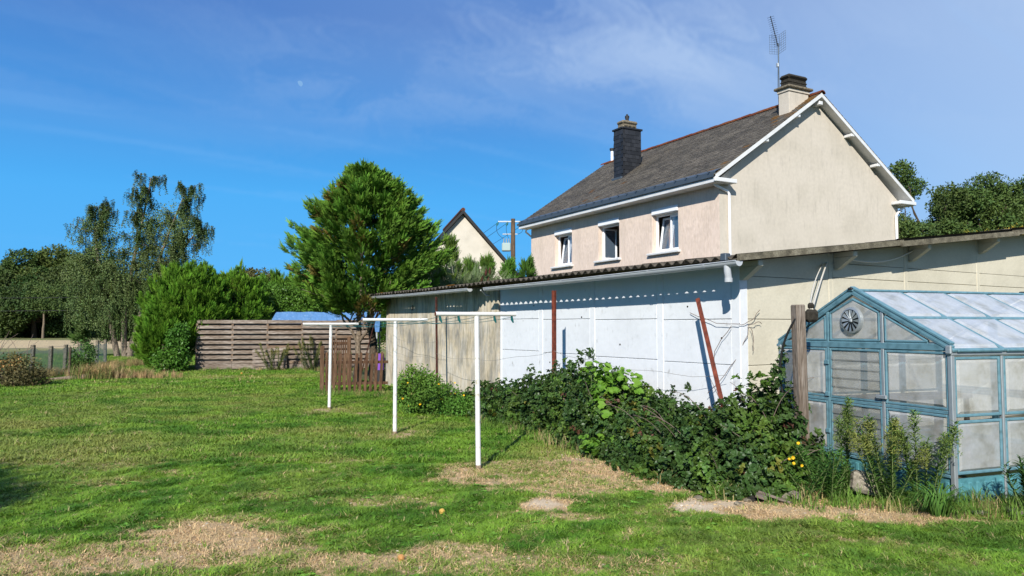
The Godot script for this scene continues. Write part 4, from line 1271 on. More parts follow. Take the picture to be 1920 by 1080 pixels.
		# roof
		var nrm := Vector3(0, GW / 2, sn * 0.57).normalized()
		var ez := 0.05 if side == 0 else -GW - 0.05
		var ey := 1.39
		for k in 4:
			var xa := 0.64 * k + 0.03
			var xe := 0.64 * (k + 1) - 0.03
			for r in 2:
				var t0 := 0.04 + r * 0.49
				var t1 := t0 + 0.44
				var lo := Vector3(0, lerpf(ey, 1.99, t0), lerpf(ez, -GW / 2, t0))
				var hi := Vector3(0, lerpf(ey, 1.99, t1), lerpf(ez, -GW / 2, t1))
				var P := [Vector3(xa, lo.y, lo.z), Vector3(xe, lo.y, lo.z), Vector3(xe, hi.y, hi.z), Vector3(xa, hi.y, hi.z)]
				if side == 1: P.reverse()
				pane_panel("roof_pane", P, nrm, g, M.roofpane, 0.028)
		for k in 5:
			var b := B.new()
			var x := 0.64 * k
			var lo := Vector3(x, ey, ez)
			var hi := Vector3(x, 1.99, -GW / 2)
			var dir := (hi - lo).normalized()
			var t := Transform3D(Basis(Vector3(1, 0, 0), dir, Vector3(1, 0, 0).cross(dir)), lo)
			b.box(Vector3(-0.026, 0, -0.014), Vector3(0.026, lo.distance_to(hi), 0.014), 0.006, t)
			bput("roof_rib", b, M.ghroofrib, g)
		for t in [0.0, 0.505]:
			var b := B.new()
			var c := Vector3(0, lerpf(ey, 1.99, t + 0.01), lerpf(ez, -GW / 2, t + 0.01))
			var bs := Basis(Vector3(1, 0, 0), nrm, Vector3(1, 0, 0).cross(nrm))
			for k in 4:
				b.box(Vector3(0.64 * k + 0.028, -0.012, -0.022), Vector3(0.64 * (k + 1) - 0.028, 0.013, 0.022), 0.006, Transform3D(bs, c))
			bput("roof_purlin", b, M.ghroofrib, g)
	one_box("ridge_cap", Vector3(-0.04, 1.985, -GW / 2 - 0.035), Vector3(GX + 0.04, 2.015, -GW / 2 + 0.035), M.ghframe, g, 0.01)
	for x in [-0.03, GX + 0.02]: one_box("ridge_end", Vector3(x - 0.02, 2.0, -GW / 2 - 0.03), Vector3(x + 0.02, 2.03, -GW / 2 + 0.03), M.black, g, 0.008)
	# round louvre fan
	var fan := Node3D.new()
	fan.name = "vent_fan"; g.add_child(fan)
	fan.position = Vector3(-0.03, 1.68, -GW / 2)
	tag(fan, "round silver vent with radial blades in the gable")
	var ring := B.new()
	var N := 32
	for k in N:
		var a0 := TAU * k / N
		var a1 := TAU * (k + 1) / N
		var u0 := Vector3(0, sin(a0), cos(a0))
		var u1 := Vector3(0, sin(a1), cos(a1))
		var f := Vector3(-0.022, 0, 0)
		ring.quad(u0 * 0.118 + f, u0 * 0.138 + f * 0.7, u1 * 0.138 + f * 0.7, u1 * 0.118 + f)
		ring.quad(u0 * 0.138 + f * 0.7, u0 * 0.146 + Vector3(0.02, 0, 0), u1 * 0.146 + Vector3(0.02, 0, 0), u1 * 0.138 + f * 0.7)
	bput("ring", ring, M.galv, fan)
	var back := B.new()
	for k in N:
		var a0 := TAU * k / N
		var a1 := TAU * (k + 1) / N
		back.tri(Vector3(0.002, 0, 0), Vector3(0.002, sin(a0), cos(a0)) * Vector3(1, 0.13, 0.13), Vector3(0.002, sin(a1), cos(a1)) * Vector3(1, 0.13, 0.13))
	bput("backplate", back, M.black, fan)
	for k in 12:
		var b := B.new()
		var a := TAU * k / 12.0
		var w0 := 0.10
		var w1 := 0.215
		var r0 := 0.025
		var r1 := 0.12
		b.quad(Vector3(-0.012, sin(a - w0) * r0, cos(a - w0) * r0), Vector3(-0.012, sin(a - w1) * r1, cos(a - w1) * r1), Vector3(-0.018, sin(a + w1 * 0.6) * r1, cos(a + w1 * 0.6) * r1), Vector3(-0.018, sin(a + w0) * r0, cos(a + w0) * r0))
		bput("blade", b, M.galv, fan)
	one_box("hub", Vector3(-0.026, -0.022, -0.022), Vector3(0.0, 0.022, 0.022), M.galv, fan, 0.01)
	# latch
	one_box("latch", Vector3(-0.045, 0.885, -0.83), Vector3(-0.02, 0.925, -0.70), M.galv, g, 0.006)
	for y in [0.45, 0.85, 1.2]: one_box("hinge", Vector3(-0.03, y, -1.545), Vector3(-0.012, y + 0.05, -1.48), M.ghframe, g, 0.005)
	one_box("eaves_clamp", Vector3(-0.05, 1.36, -0.02), Vector3(-0.022, 1.44, 0.04), M.galv, g, 0.008)
	# bench with trays seen dimly through the panes
	var bench := Node3D.new()
	bench.name = "bench"; g.add_child(bench)
	one_box("bench_top", Vector3(0.3, 0.74, -GW + 0.10), Vector3(2.4, 0.78, -GW + 0.6), M.plank[0], bench)
	for x in [0.35, 2.3]:
		for z in [-GW + 0.13, -GW + 0.55]: one_box("leg", Vector3(x, 0, z), Vector3(x + 0.05, 0.739, z + 0.04), M.plank[1], bench)
func gh_panel(g: Node3D, x: float, za: float, zb: float, y0: float, y1: float, e: int, door: bool) -> void:
	var f := Node3D.new()
	f.name = "door_panel" if door else "wall_panel"; g.add_child(f, true)
	var w := 0.026
	for q in [[Vector3(x - 0.014, y0, zb), Vector3(x + 0.014, y1, zb + w)], [Vector3(x - 0.014, y0, za - w), Vector3(x + 0.014, y1, za)], [Vector3(x - 0.013, y0, zb + w), Vector3(x + 0.013, y0 + w, za - w)], [Vector3(x - 0.013, y1 - w, zb + w), Vector3(x + 0.013, y1, za - w)]]:
		one_box("rim", q[0], q[1], M.ghframe, f, 0.006)
	if door and e == 0:
		var n := 5
		for k in n:
			var ya := lerpf(y0 + w, y1 - w, float(k) / n)
			var yb := lerpf(y0 + w, y1 - w, float(k + 1) / n)
			var b := B.new()
			b.hexa([Vector3(x - 0.016, ya + 0.001, za - w), Vector3(x - 0.012, ya + 0.001, za - w), Vector3(x - 0.012, ya + 0.001, zb + w), Vector3(x - 0.016, ya + 0.001, zb + w), Vector3(x + 0.004, yb + 0.006, za - w), Vector3(x + 0.008, yb + 0.006, za - w), Vector3(x + 0.008, yb + 0.006, zb + w), Vector3(x + 0.004, yb + 0.006, zb + w)])
			bput("louvre", b, M.louvre, f)
	else:
		var P := [Vector3(x, y0 + w, zb + w), Vector3(x, y0 + w, za - w), Vector3(x, y1 - w, za - w), Vector3(x, y1 - w, zb + w)]
		if e == 1: P.reverse()
		pane_panel("pane", P, Vector3(-1 if e == 0 else 1, 0, 0), f, M.pane)

# ---------------------------------------------------------------- things on the lawn
func make_posts() -> void:
	var spots := [[Vector3(-0.38, 0, -8.56), 1.735, -0.028, "white T shaped clothes post nearest the brambles, with green tensioners", 1.0], [Vector3(-1.76, 0, -11.32), 1.70, -0.006, "middle one of the three white T shaped clothes posts", 1.02], [Vector3(-3.59, 0, -14.77), 1.655, 0.012, "farthest white T shaped clothes post, before the picket fence", 1.1]]
	var ends := []
	for i in 3:
		var q: Array = spots[i]
		var t := thing("clothes_post", q[3], "clothes post", q[0], deg_to_rad(27), "white clothes line posts")
		var hgt: float = q[1]
		var b := B.new()
		b.tube([Vector3(0, -0.05, 0), Vector3(q[2] * 0.5, hgt * 0.5, 0), Vector3(q[2], hgt, 0)], [0.031, 0.029, 0.029], 14)
		bput("pole", b, M.bar, t)
		b = B.new()
		b.tube([Vector3(0, -0.01, 0), Vector3(0, 0.05, 0)], 0.0325, 14)
		bput("rusty_foot", b, M.rustbar, t)
		b = B.new()
		var c := Vector3(q[2], hgt + 0.022, 0)
		var half: float = q[4] * 0.5
		b.tube([c + Vector3(-half, 0.0, 0), c + Vector3(half, 0.004, 0)], 0.024, 12)
		var bar := bput("crossbar", b, M.bar, t)
		one_box("rusty_end", c + Vector3(-half - 0.006, -0.02, -0.02), c + Vector3(-half - 0.001, 0.02, 0.02), M.rust, bar, 0.004)
		var row := []
		for k in 5:
			var p := c + Vector3(lerpf(-half * 0.9, half * 0.9, k / 4.0), -0.03, 0)
			row.append(t.transform * p)
			if i == 0:
				b = B.new()
				b.tube([p + Vector3(0, 0.01, 0), p + Vector3(0.01, -0.03, -0.01), p + Vector3(0.03, -0.065, -0.015)], [0.012, 0.016, 0.008], 7)
				bput("tensioner", b, M.teal, t)
		ends.append(row)
	for k in 5:
		var b := B.new()
		for i in 2:
			var pts := []
			for j in 9:
				var u := j / 8.0
				pts.append(ends[i][k].lerp(ends[i + 1][k], u) - Vector3(0, 0.05 * 4 * u * (1 - u), 0))
			b.tube(pts, 0.003, 5)
		var o := bput("clothes_line", b, M.teal, self)
		o.name = numbered("clothes_line")
		tag(o, ["thin green clothes line on the left ends of the T posts", "second thin clothes line from the left on the T posts", "thin clothes line on the middle of the T posts", "second thin clothes line from the right on the T posts", "thin clothes line on the right ends of the T posts"][k], "line", "clothes lines")
func make_small_things() -> void:
	var sh := Transform3D(Basis(Vector3.UP, deg_to_rad(31.05)), Vector3(3.067, 0, -10.057))
	# red steel posts, angle section
	for q in [["red_post", "upright red brown steel angle post before the white wall", [-0.75, 2.23, -3.36], [-0.75, 0.0, -3.36], 0.055, 0], ["red_post", "red steel angle post leaning steeply against the white wall corner", [-0.32, 1.99, -0.48], [-0.82, -0.02, 0.62], 0.055, 0], ["red_post", "thin dark red post before the stained grey wall", [-0.5, 2.31, -8.5], [-0.5, 0.0, -8.42], 0.034, 1], ["red_post", "thin rusty rod leaning beside the end of the picket fence", [-0.15, 2.2, -13.0], [-1.0, 0.0, -12.3], 0.03, 1]]:
		var top: Vector3 = sh * Vector3(q[2][0], q[2][1], q[2][2])
		var bot: Vector3 = sh * Vector3(q[3][0], q[3][1], q[3][2])
		var o := thing(q[0], q[1], "post", bot, 0.0, "red steel posts")
		var dir := top - bot
		var b := B.new()
		var bs := along(dir, 0.9, Vector3.ONE)
		var w: float = q[4]
		b.box(Vector3(-w / 2, 0, -0.004), Vector3(w / 2, dir.length(), 0.004), 0.001, Transform3D(bs, Vector3.ZERO))
		bput("flange", b, M.rust if q[5] == 0 else M.rustdark, o)
		b = B.new()
		b.box(Vector3(-w / 2, 0, 0.0045), Vector3(-w / 2 + 0.007, dir.length(), w), 0.001, Transform3D(bs, Vector3.ZERO))
		bput("flange", b, M.rust if q[5] == 0 else M.rustdark, o)
	# sagging fence wires between the posts
	for q in [[[-0.75, 1.22, -3.36], [-0.15, 0.95, -0.1], 0.10, "thin sagging wire between the two red posts"], [[-0.75, 1.22, -3.36], [-0.5, 1.0, -8.45], 0.14, "thin wire running from the red post towards the grey wall"], [[-0.5, 1.3, -8.45], [-0.1, 1.4, -12.7], 0.1, "wavy wire strung along the stained grey wall"], [[-0.5, 0.95, -8.45], [-0.1, 1.0, -12.7], 0.08, "lower wavy wire along the stained grey wall"]]:
		var a: Vector3 = sh * Vector3(q[0][0], q[0][1], q[0][2])
		var e: Vector3 = sh * Vector3(q[1][0], q[1][1], q[1][2])
		var pts := []
		for j in 13:
			var u := j / 12.0
			pts.append(a.lerp(e, u) - Vector3(0, q[2] * 4 * u * (1 - u) + 0.02 * sin(u * 17.0), 0))
		var b := B.new()
		b.tube(pts, 0.0028, 5)
		var o := bput("fence_wire", b, M.wire, self)
		tag(o, q[3], "wire", "fence wires along the shed")
	# weathered wooden post with a cable clamp
	var wp := thing("wooden_post", "weathered grey wooden post in front of the greenhouse", "post", Vector3(3.09, 0, -8.0), 0.3)
	var b := B.new()
	b.box(Vector3(-0.058, -0.1, -0.055), Vector3(0.058, 1.85, 0.055), 0.012, Transform3D(Basis(Vector3(0, 0, 1), 0.018), Vector3.ZERO))
	bput("timber", b, M.oldpost, wp)
	b = B.new()
	b.box(Vector3(0.03, 1.66, 0.0), Vector3(0.17, 1.80, 0.10), 0.03)
	b.box(Vector3(0.06, 1.80, 0.02), Vector3(0.13, 1.87, 0.08), 0.02)
	bput("clamp", b, M.soot, wp)
	for q in [[[3.20, 1.80, -7.96], [3.80, 2.05, -9.3], [4.66, 2.56, -11.02], "pale twin cable dropping from the shed roof to the wooden post", M.cable, 0.012], [[3.18, 1.8, -7.96], [3.72, 2.12, -9.3], [4.58, 2.54, -10.97], "second pale cable from the shed verge to the wooden post", M.cable, 0.008], [[3.02, 1.7, -7.95], [2.86, 1.35, -8.2], [2.98, 0.85, -8.25], "dark cable looped down beside the wooden post", M.black, 0.012]]:
		var A := Vector3(q[0][0], q[0][1], q[0][2])
		var C := Vector3(q[1][0], q[1][1], q[1][2])
		var E := Vector3(q[2][0], q[2][1], q[2][2])
		var pts := []
		for j in 11:
			var u := j / 10.0
			pts.append(A.lerp(C, u).lerp(C.lerp(E, u), u))
		b = B.new()
		b.tube(pts, q[5], 6)
		tag(bput("cable", b, q[4], self), q[3], "cable")
	# cable hanging under the verge between two brackets
	b = B.new()
	var pts2 := []
	for j in 13:
		var u := j / 12.0
		pts2.append(sh * Vector3(lerpf(2.1, 4.0, u), lerpf(2.68, 2.86, u) - 0.14 * 4 * u * (1 - u) * (1.3 - 0.6 * u), 0.05 + 0.1 * sin(u * PI)))
	b.tube(pts2, 0.012, 6)
	tag(bput("cable", b, M.cable, self), "cable sagging between two brackets under the shed verge", "cable")
	# dry vine twigs on the shed corner
	b = B.new()
	for q in [[[-0.03, 1.82, -0.9], [-0.06, 1.6, -0.3], [-0.05, 1.66, 0.02]], [[-0.05, 1.66, 0.02], [0.1, 1.60, 0.05], [0.35, 1.85, 0.03]], [[0.12, 1.62, 0.04], [0.28, 1.7, 0.04], [0.38, 1.66, 0.05]], [[-0.05, 1.62, -0.1], [-0.08, 1.3, -0.5], [-0.06, 1.1, -0.4]], [[0.12, 1.62, 0.05], [0.0, 1.2, 0.06], [-0.12, 0.7, -0.5]], [[0.15, 1.62, 0.04], [0.22, 1.4, 0.05], [0.2, 1.3, 0.05]]]:
		var A := Vector3(q[0][0], q[0][1], q[0][2])
		var C := Vector3(q[1][0], q[1][1], q[1][2])
		var E := Vector3(q[2][0], q[2][1], q[2][2])
		var pts := []
		for j in 9:
			var u := j / 8.0
			pts.append(sh * (A.lerp(C, u).lerp(C.lerp(E, u), u) + rdir() * 0.012))
		b.tube(pts, 0.0045, 5)
	tag(bput("dry_vine", b, M.cane, self), "dry leafless vine twigs curling round the shed corner", "vine")
	# pale slab, stones, apples, debris
	b = B.new()
	b.box(Vector3(-0.16, 0, -0.06), Vector3(0.16, 0.20, 0.06), 0.03, Transform3D(Basis(Vector3(0, 0, 1), -0.25) * Basis(Vector3(1, 0, 0), -0.2), Vector3(0, 0.01, 0)))
	var sl := bput("stone_slab", b, M.lime, self)
	sl.position = Vector3(3.33, 0.03, -7.1)
	tag(sl, "pale cream stone block lying among the weeds by the greenhouse", "stone")
	var k := 0
	for q in [[4.0, -6.47, 0.07, "flat white stone at the greenhouse corner post"], [4.32, -6.52, 0.10, "flat white stone below the greenhouse side skirt"], [2.05, -6.85, 0.05, "small grey stone on the pale sandy patch"], [2.2, -7.0, 0.06, "grey stone at the edge of the brambles"], [1.75, -7.1, 0.05, "small stone between sandy patch and brambles"]]:
		b = stone(q[2], 100 + k)
		var o := bput("stone", b, M.lime if k < 2 else M.stone, self)
		o.position = Vector3(q[0], q[2] * 0.15, q[1]); o.scale = Vector3(1, 0.45, 0.8); o.rotation.y = k * 1.3
		tag(o, q[3], "stone")
		k += 1
	for q in [[-0.6, -6.5, 0.035, "yellow orange windfall apple lying on the lawn", Color(0.50, 0.31, 0.07)], [-0.76, -5.21, 0.033, "orange windfall apple near the front edge of the lawn", Color(0.45, 0.22, 0.07)], [-9.3, -25.8, 0.05, "orange windfall near the wooden fence", Color(0.5, 0.25, 0.05)]]:
		b = stone(q[2] * 0.68, 7)
		var o := bput("apple", b, mat(q[4].linear_to_srgb(), 0.5), self)
		o.position = Vector3(q[0], q[2] * 0.8, q[1])
		tag(o, q[3], "apple")
	var db := thing("rubble_heap", "dark broken bits of board and slate lying under the brambles", "rubble", Vector3(2.45, 0, -6.98))
	for i in 7:
		b = B.new()
		var sz := Vector3(rr(0.06, 0.16), rr(0.01, 0.02), rr(0.03, 0.06))
		b.box(-sz, sz, 0.004, Transform3D(Basis.from_euler(Vector3(rr(-0.3, 0.3), rr(0, TAU), rr(-0.3, 0.3))), Vector3(rr(-0.25, 0.25), rr(0.02, 0.06), rr(-0.12, 0.12))))
		bput("fragment", b, M.soot if i % 2 else M.plank[1], db)
	# log by the dry grass
	b = B.new()
	b.tube([Vector3(-14.1, 0.03, -22.9), Vector3(-13.4, 0.07, -23.2), Vector3(-12.95, 0.14, -23.3)], [0.05, 0.08, 0.10], 9)
	tag(bput("log", b, M.palebark, self), "grey brown log lying at the edge of the lawn by dry grass", "log")
func stone(r: float, sd: int) -> B:
	var b := B.new()
	var nz := noise(1.2, sd, 2)
	var nu := 12
	var nv := 8
	var P := func(i: int, j: int) -> Vector3:
		var a := TAU * i / nu
		var e := PI * j / nv - PI / 2
		var d := Vector3(cos(a) * cos(e), sin(e), sin(a) * cos(e))
		return d * r * (1 + 0.35 * nz.get_noise_3dv(d))
	for i in nu:
		for j in nv:
			b.quad(P.call(i, j), P.call(i, j + 1), P.call(i + 1, j + 1), P.call(i + 1, j))
	return b

# ---------------------------------------------------------------- fences
func make_fences() -> void:
	# wooden hit-and-miss fence
	var a := Vector3(-11.86, 0, -28.17)
	var e := Vector3(-5.55, 0, -29.2)
	var f := thing("wooden_fence", "grey weathered wooden fence of horizontal boards at the end of the lawn", "fence", a, -atan2(e.z - a.z, e.x - a.x))
	var L := a.distance_to(e)
	var bay := L / 5.0
	for k in 6:
		one_box("fence_post", Vector3(k * bay - 0.04, 0, -0.045), Vector3(k * bay + 0.04, 1.86, 0.035), M.batten, f, 0.006)
	for r in 10:
		for k in 5:
			var hgt := 0.115
			var y := 0.05 + r * 0.19 + rr(-0.006, 0.006)
			if r == 0: hgt = 0.22
			if r == 9: hgt = 0.13; y = 1.77
			one_box("board", Vector3(k * bay + 0.003, y, 0.036 + rr(0, 0.004)), Vector3((k + 1) * bay - 0.003, y + hgt, 0.058), M.plank[[0, 0, 1, 2, 0, 1, 2, 3][rng.randi() % 8]], f, 0.004, Transform3D(Basis(Vector3(0, 0, 1), rr(-0.003, 0.003)), Vector3.ZERO))
			if r < 9:
				one_box("board", Vector3(k * bay + 0.003, y + 0.09, -0.07), Vector3((k + 1) * bay - 0.003, y + 0.205, -0.048), M.plank[[1, 1, 3][rng.randi() % 3]], f, 0.004)
	# pallet leaning on the fence
	var pl := thing("pallet", "weathered slatted pallet leaning crooked against the wooden fence", "pallet", Vector3(-9.15, 0.02, -28.35), deg_to_rad(9))
	pl.rotation.z = 0.07; pl.rotation.x = -0.18
	for r in 6: one_box("slat", Vector3(-0.62, 0.02 + r * 0.135, 0.02), Vector3(0.62, 0.13 + r * 0.135, 0.04), M.plank[r % 3], pl, 0.004)
	for x in [-0.58, 0.0, 0.52]: one_box("bearer", Vector3(x, 0, -0.06), Vector3(x + 0.06, 0.83, 0.019), M.plank[1], pl, 0.004)
	# picket fence
	var p := thing("picket_fence", "low brown wooden picket fence beside the shed end", "fence", Vector3(-4.66, 0, -18.4), deg_to_rad(12))
	for k in 11:
		var x := 0.16 + k * 0.125
		var hh := 0.96 + rr(-0.03, 0.03)
		var b := B.new()
		var t := Transform3D(Basis(Vector3(0, 0, 1), -0.05 + rr(-0.02, 0.03)), Vector3(x, 0, 0.02))
		b.box(Vector3(-0.034, 0.02, 0), Vector3(0.034, hh, 0.02), 0.004, t)
		b.tri(t * Vector3(-0.034, hh, 0.02), t * Vector3(0.034, hh, 0.02), t * Vector3(0, hh + 0.025, 0.02)); b.tri(t * Vector3(0.034, hh, 0), t * Vector3(-0.034, hh, 0), t * Vector3(0, hh + 0.025, 0))
		b.quad(t * Vector3(0.034, hh, 0.02), t * Vector3(0.034, hh, 0), t * Vector3(0, hh + 0.025, 0), t * Vector3(0, hh + 0.025, 0.02)); b.quad(t * Vector3(-0.034, hh, 0), t * Vector3(-0.034, hh, 0.02), t * Vector3(0, hh + 0.025, 0.02), t * Vector3(0, hh + 0.025, 0))
		bput("picket", b, M.picket[rng.randi() % 3], p)
	for y in [0.20, 0.72]: one_box("rail", Vector3(0.03, y, -0.025), Vector3(1.6, y + 0.07, 0.012), M.picket[1], p, 0.004)
	one_box("fence_post", Vector3(-0.05, -0.05, -0.05), Vector3(0.05, 1.16, 0.05), M.picket[2], p, 0.006)
	one_box("fence_post", Vector3(0.08, -0.05, -0.04), Vector3(0.14, 1.0, 0.02), M.picket[0], p, 0.006)
	# dark slatted gate behind it
	var gt := thing("slatted_gate", "dark brown slatted panel standing behind the picket fence", "gate", Vector3(-4.97, 0, -20.6), deg_to_rad(5))
	for k in 6: one_box("slat", Vector3(0.075 + k * 0.058, 0.1, 0), Vector3(0.11 + k * 0.058, 1.28, 0.02), M.picket[1], gt, 0.003)
	for y in [0.3, 1.16]: one_box("rail", Vector3(0.02, y, -0.03), Vector3(0.46, y + 0.06, -0.001), M.picket[0], gt, 0.003)
	for x in [0.0, 0.48]: one_box("post", Vector3(x - 0.05, 0, -0.03), Vector3(x + 0.05, 1.36, 0.05), M.picket[2], gt, 0.004)
	# purple drum
	var dr := thing("plastic_drum", "purple plastic drum half hidden behind the picket fence at the shed end", "drum", Vector3(-3.74, 0, -21.2))
	var b := B.new()
	b.tube([Vector3(0, 0, 0), Vector3(0, 0.05, 0), Vector3(0, 0.42, 0)], [0.12, 0.13, 0.13], 18)
	bput("base", b, M.black, dr)
	b = B.new()
	b.tube([Vector3(0, 0.42, 0), Vector3(0, 0.84, 0), Vector3(0, 0.88, 0)], [0.125, 0.125, 0.10], 18)
	bput("barrel", b, M.purple, dr)
	# blue tarpaulin shelter behind the fence
	var tp := thing("tarpaulin_shelter", "bright blue tarpaulin stretched over a low shelter behind the fence", "tarpaulin", Vector3(-9.85, 0, -30.7), deg_to_rad(6))
	b = B.new()
	var n := 24
	for i in n:
		for j in 6:
			var Q := []
			for w in [[i, j], [i + 1, j], [i + 1, j + 1], [i, j + 1]]:
				var u: float = float(w[0]) / n
				var v: float = float(w[1]) / 6.0
				var yy := lerpf(1.45, 2.26, v) - 0.05 * sin(v * PI) + 0.012 * sin(u * 31.0 + v * 4.0)
				Q.append(Vector3(lerpf(-0.15 + 0.3 * v, 4.4, u), yy, lerpf(0.85, 0.0, v)))
			b.quad(Q[0], Q[1], Q[2], Q[3])
	b.tri(Vector3(-0.15, 1.45, 0.85), Vector3(0.15, 2.26, 0.0), Vector3(-0.15, 1.45, -0.85))
	b.quad(Vector3(0.15, 2.26, 0), Vector3(4.4, 2.26, 0), Vector3(4.4, 1.45, -0.85), Vector3(-0.15, 1.45, -0.85))
	bput("sheet", b, M.tarp, tp)
	for x in [0.1, 2.3, 4.3]:
		for z in [-0.8, 0.8]: one_box("leg", Vector3(x - 0.03, 0, z - 0.03), Vector3(x + 0.03, 1.46, z + 0.03), M.galv, tp)
	# field fence: concrete posts and netting
	var ff := thing("netting_fence", "green netting fence on concrete posts along the field", "fence")
	var sp := [Vector3(-15.4, 0, -19.5), Vector3(-15.3, 0, -21.8), Vector3(-15.3, 0, -23.9), Vector3(-15.4, 0, -25.0), Vector3(-15.8, 0, -26.5), Vector3(-16.4, 0, -28.4), Vector3(-17.0, 0, -30.0), Vector3(-17.9, 0, -32.3), Vector3(-19.0, 0, -35.0)]
	for i in sp.size():
		one_box("concrete_post", Vector3(-0.055, -0.1, -0.055), Vector3(0.055, 1.03 + rr(-0.04, 0.04), 0.055), M.stone, ff, 0.01, Transform3D(Basis(Vector3(0, 0, 1), rr(-0.03, 0.03)), sp[i]))
	for i in sp.size() - 1:
		b = B.new()
		var m := 10
		for j in m:
			var u0 := float(j) / m
			var u1 := float(j + 1) / m
			var q0: Vector3 = sp[i].lerp(sp[i + 1], u0) + Vector3(0.07 + 0.03 * sin(u0 * 9.0 + i), 0, 0)
			var q1: Vector3 = sp[i].lerp(sp[i + 1], u1) + Vector3(0.07 + 0.03 * sin(u1 * 9.0 + i), 0, 0)
			var h0 := 0.96 - 0.1 * sin(u0 * PI) + rr(-0.015, 0.015)
			var h1 := 0.96 - 0.1 * sin(u1 * PI)
			b.quad(q0 + Vector3(0, 0.02, 0), q1 + Vector3(0, 0.02, 0), q1 + Vector3(0, h1, 0), q0 + Vector3(0, h0, 0))
		bput("net_panel", b, M.net, ff)
		b = B.new()
		b.tube([sp[i] + Vector3(0.07, 0.97, 0), sp[i + 1] + Vector3(0.07, 0.97, 0)], 0.004, 5)
		bput("strand_wire", b, M.wire, ff)
	one_box("wood_stake", Vector3(-0.03, 0, -0.03), Vector3(0.03, 0.98, 0.03), M.bark, ff).position = Vector3(-14.1, 0, -23.9)

# ---------------------------------------------------------------- far things
func make_far() -> void:
	# neighbour's house: gable towards us, roof running away to the left
	var h := thing("neighbour_house", "distant cream gabled house with dark verge behind the conifers", "house", Vector3(-3.0, 0, -45.0), deg_to_rad(12))
	var hw := 4.1
	var hy := 3.9
	var pk := 8.45
	var b := B.new()
	var P := [Vector3(-hw, 0, 0), Vector3(hw, 0, 0), Vector3(hw, hy, 0), Vector3(0, pk, 0), Vector3(-hw, hy, 0)]
	for i in range(1, 4): b.tri(P[0], P[i], P[i + 1])
	for i in 5: b.quad(P[i], P[i] + Vector3(0, 0, -9), P[(i + 1) % 5] + Vector3(0, 0, -9), P[(i + 1) % 5])
	bput("wall", b, M.neighbour, h)
	for s in [-1.0, 1.0]:
		b = B.new()
		var lo := Vector3(s * (hw + 0.4), hy - 0.40, 0.25)
		var hi := Vector3(0, pk + 0.06, 0.25)
		var bk := Vector3(0, 0, -9.5)
		var up := Vector3(0, 0.22, 0)
		if s < 0: b.hexa([lo, hi, hi + bk, lo + bk, lo + up, hi + up, hi + bk + up, lo + bk + up])
		else: b.hexa([hi, lo, lo + bk, hi + bk, hi + up, lo + up, lo + bk + up, hi + bk + up])
		var rf := bput("roof", b, M.rooftile, h)
		b = B.new()
		var o := Vector3(0, 0, 0.03)
		if s < 0: b.hexa([lo + o + o, hi + o + o, hi + o * 0.1, lo + o * 0.1, lo + up + o + o, hi + up + o + o, hi + up + o * 0.1, lo + up + o * 0.1])
		else: b.hexa([hi + o + o, lo + o + o, lo + o * 0.1, hi + o * 0.1, hi + up + o + o, lo + up + o + o, lo + up + o * 0.1, hi + up + o * 0.1])
		bput("verge", b, M.black, rf)
	b = B.new()
	b.tube([Vector3(0, pk + 0.28, 0.28), Vector3(0, pk + 0.28, -9.3)], 0.13, 10)
	bput("ridge", b, M.ridge[2], h)
	# utility pole with transformer
	var u := thing("utility_pole", "wooden utility pole with transformer and crossarm left of the house", "pole", Vector3(0.07, 0, -50.0))
	b = B.new()
	b.tube([Vector3(0, 0, 0), Vector3(0, 8.95, 0)], [0.19, 0.14], 12)
	bput("shaft", b, M.polewood, u)
	one_box("crossarm", Vector3(-1.0, 8.72, -0.06), Vector3(1.0, 8.80, 0.06), M.galv, u)
	for x in [-1.0, -0.35, 0.75]:
		b = B.new()
		b.tube([Vector3(x, 8.72, 0), Vector3(x - 0.05, 8.6, 0.05), Vector3(x - 0.1, 8.45, 0.1)], [0.03, 0.08, 0.03], 8)
		bput("insulator", b, M.teal, u)
	one_box("switch_arm", Vector3(-0.7, 7.88, -0.05), Vector3(0.3, 7.94, 0.05), M.galv, u)
	var tr := one_box("transformer", Vector3(-0.75, 6.75, -0.25), Vector3(-0.16, 7.3, 0.25), M.transformer, u, 0.05)
	for x in [-0.62, -0.45, -0.28]:
		b = B.new()
		b.tube([Vector3(x, 7.28, 0), Vector3(x, 7.62, 0)], [0.05, 0.03], 7)
		bput("bushing", b, M.galv, tr)
	for q in [[Vector3(-1.1, 8.45, 0.1), Vector3(-1.2, 7.9, 0.1), Vector3(-0.62, 7.6, 0)], [Vector3(-0.45, 8.45, 0.1), Vector3(-0.5, 8.0, 0.1), Vector3(-0.28, 7.6, 0)], [Vector3(0.65, 8.45, 0.1), Vector3(0.75, 7.9, 0.1), Vector3(0.15, 7.9, 0)]]:
		b = B.new()
		var pts := []
		for j in 7:
			var t := j / 6.0
			pts.append(q[0].lerp(q[1], t).lerp(q[1].lerp(q[2], t), t))
		b.tube(pts, 0.014, 5)
		bput("jumper_cable", b, M.black, u)
	var wi := -1
	for q in [[Vector3(-0.93, 8.7, -50), Vector3(-22, 9.0, -98)], [Vector3(-0.28, 8.7, -50), Vector3(-21, 9.0, -98)], [Vector3(0.8, 8.6, -50), Vector3(-20, 9.0, -98)]]:
		wi += 1
		span("overhead_wire", q[0], q[1], 2.2, 0.013, ["leftmost overhead wire running away from the utility pole", "middle overhead wire running away from the utility pole", "rightmost overhead wire running away from the utility pole"][wi], "overhead wires of the utility pole")
	span("field_wire", Vector3(-110, 6.0, -95), Vector3(-30, 6.0, -95), 0.6, 0.03, "upper of two wires crossing before the distant wood", "wires over the field")
	span("field_wire", Vector3(-110, 4.35, -95), Vector3(-30, 4.35, -95), 0.6, 0.03, "lower of two wires crossing before the distant wood", "wires over the field")
	# day moon
	b = B.new()
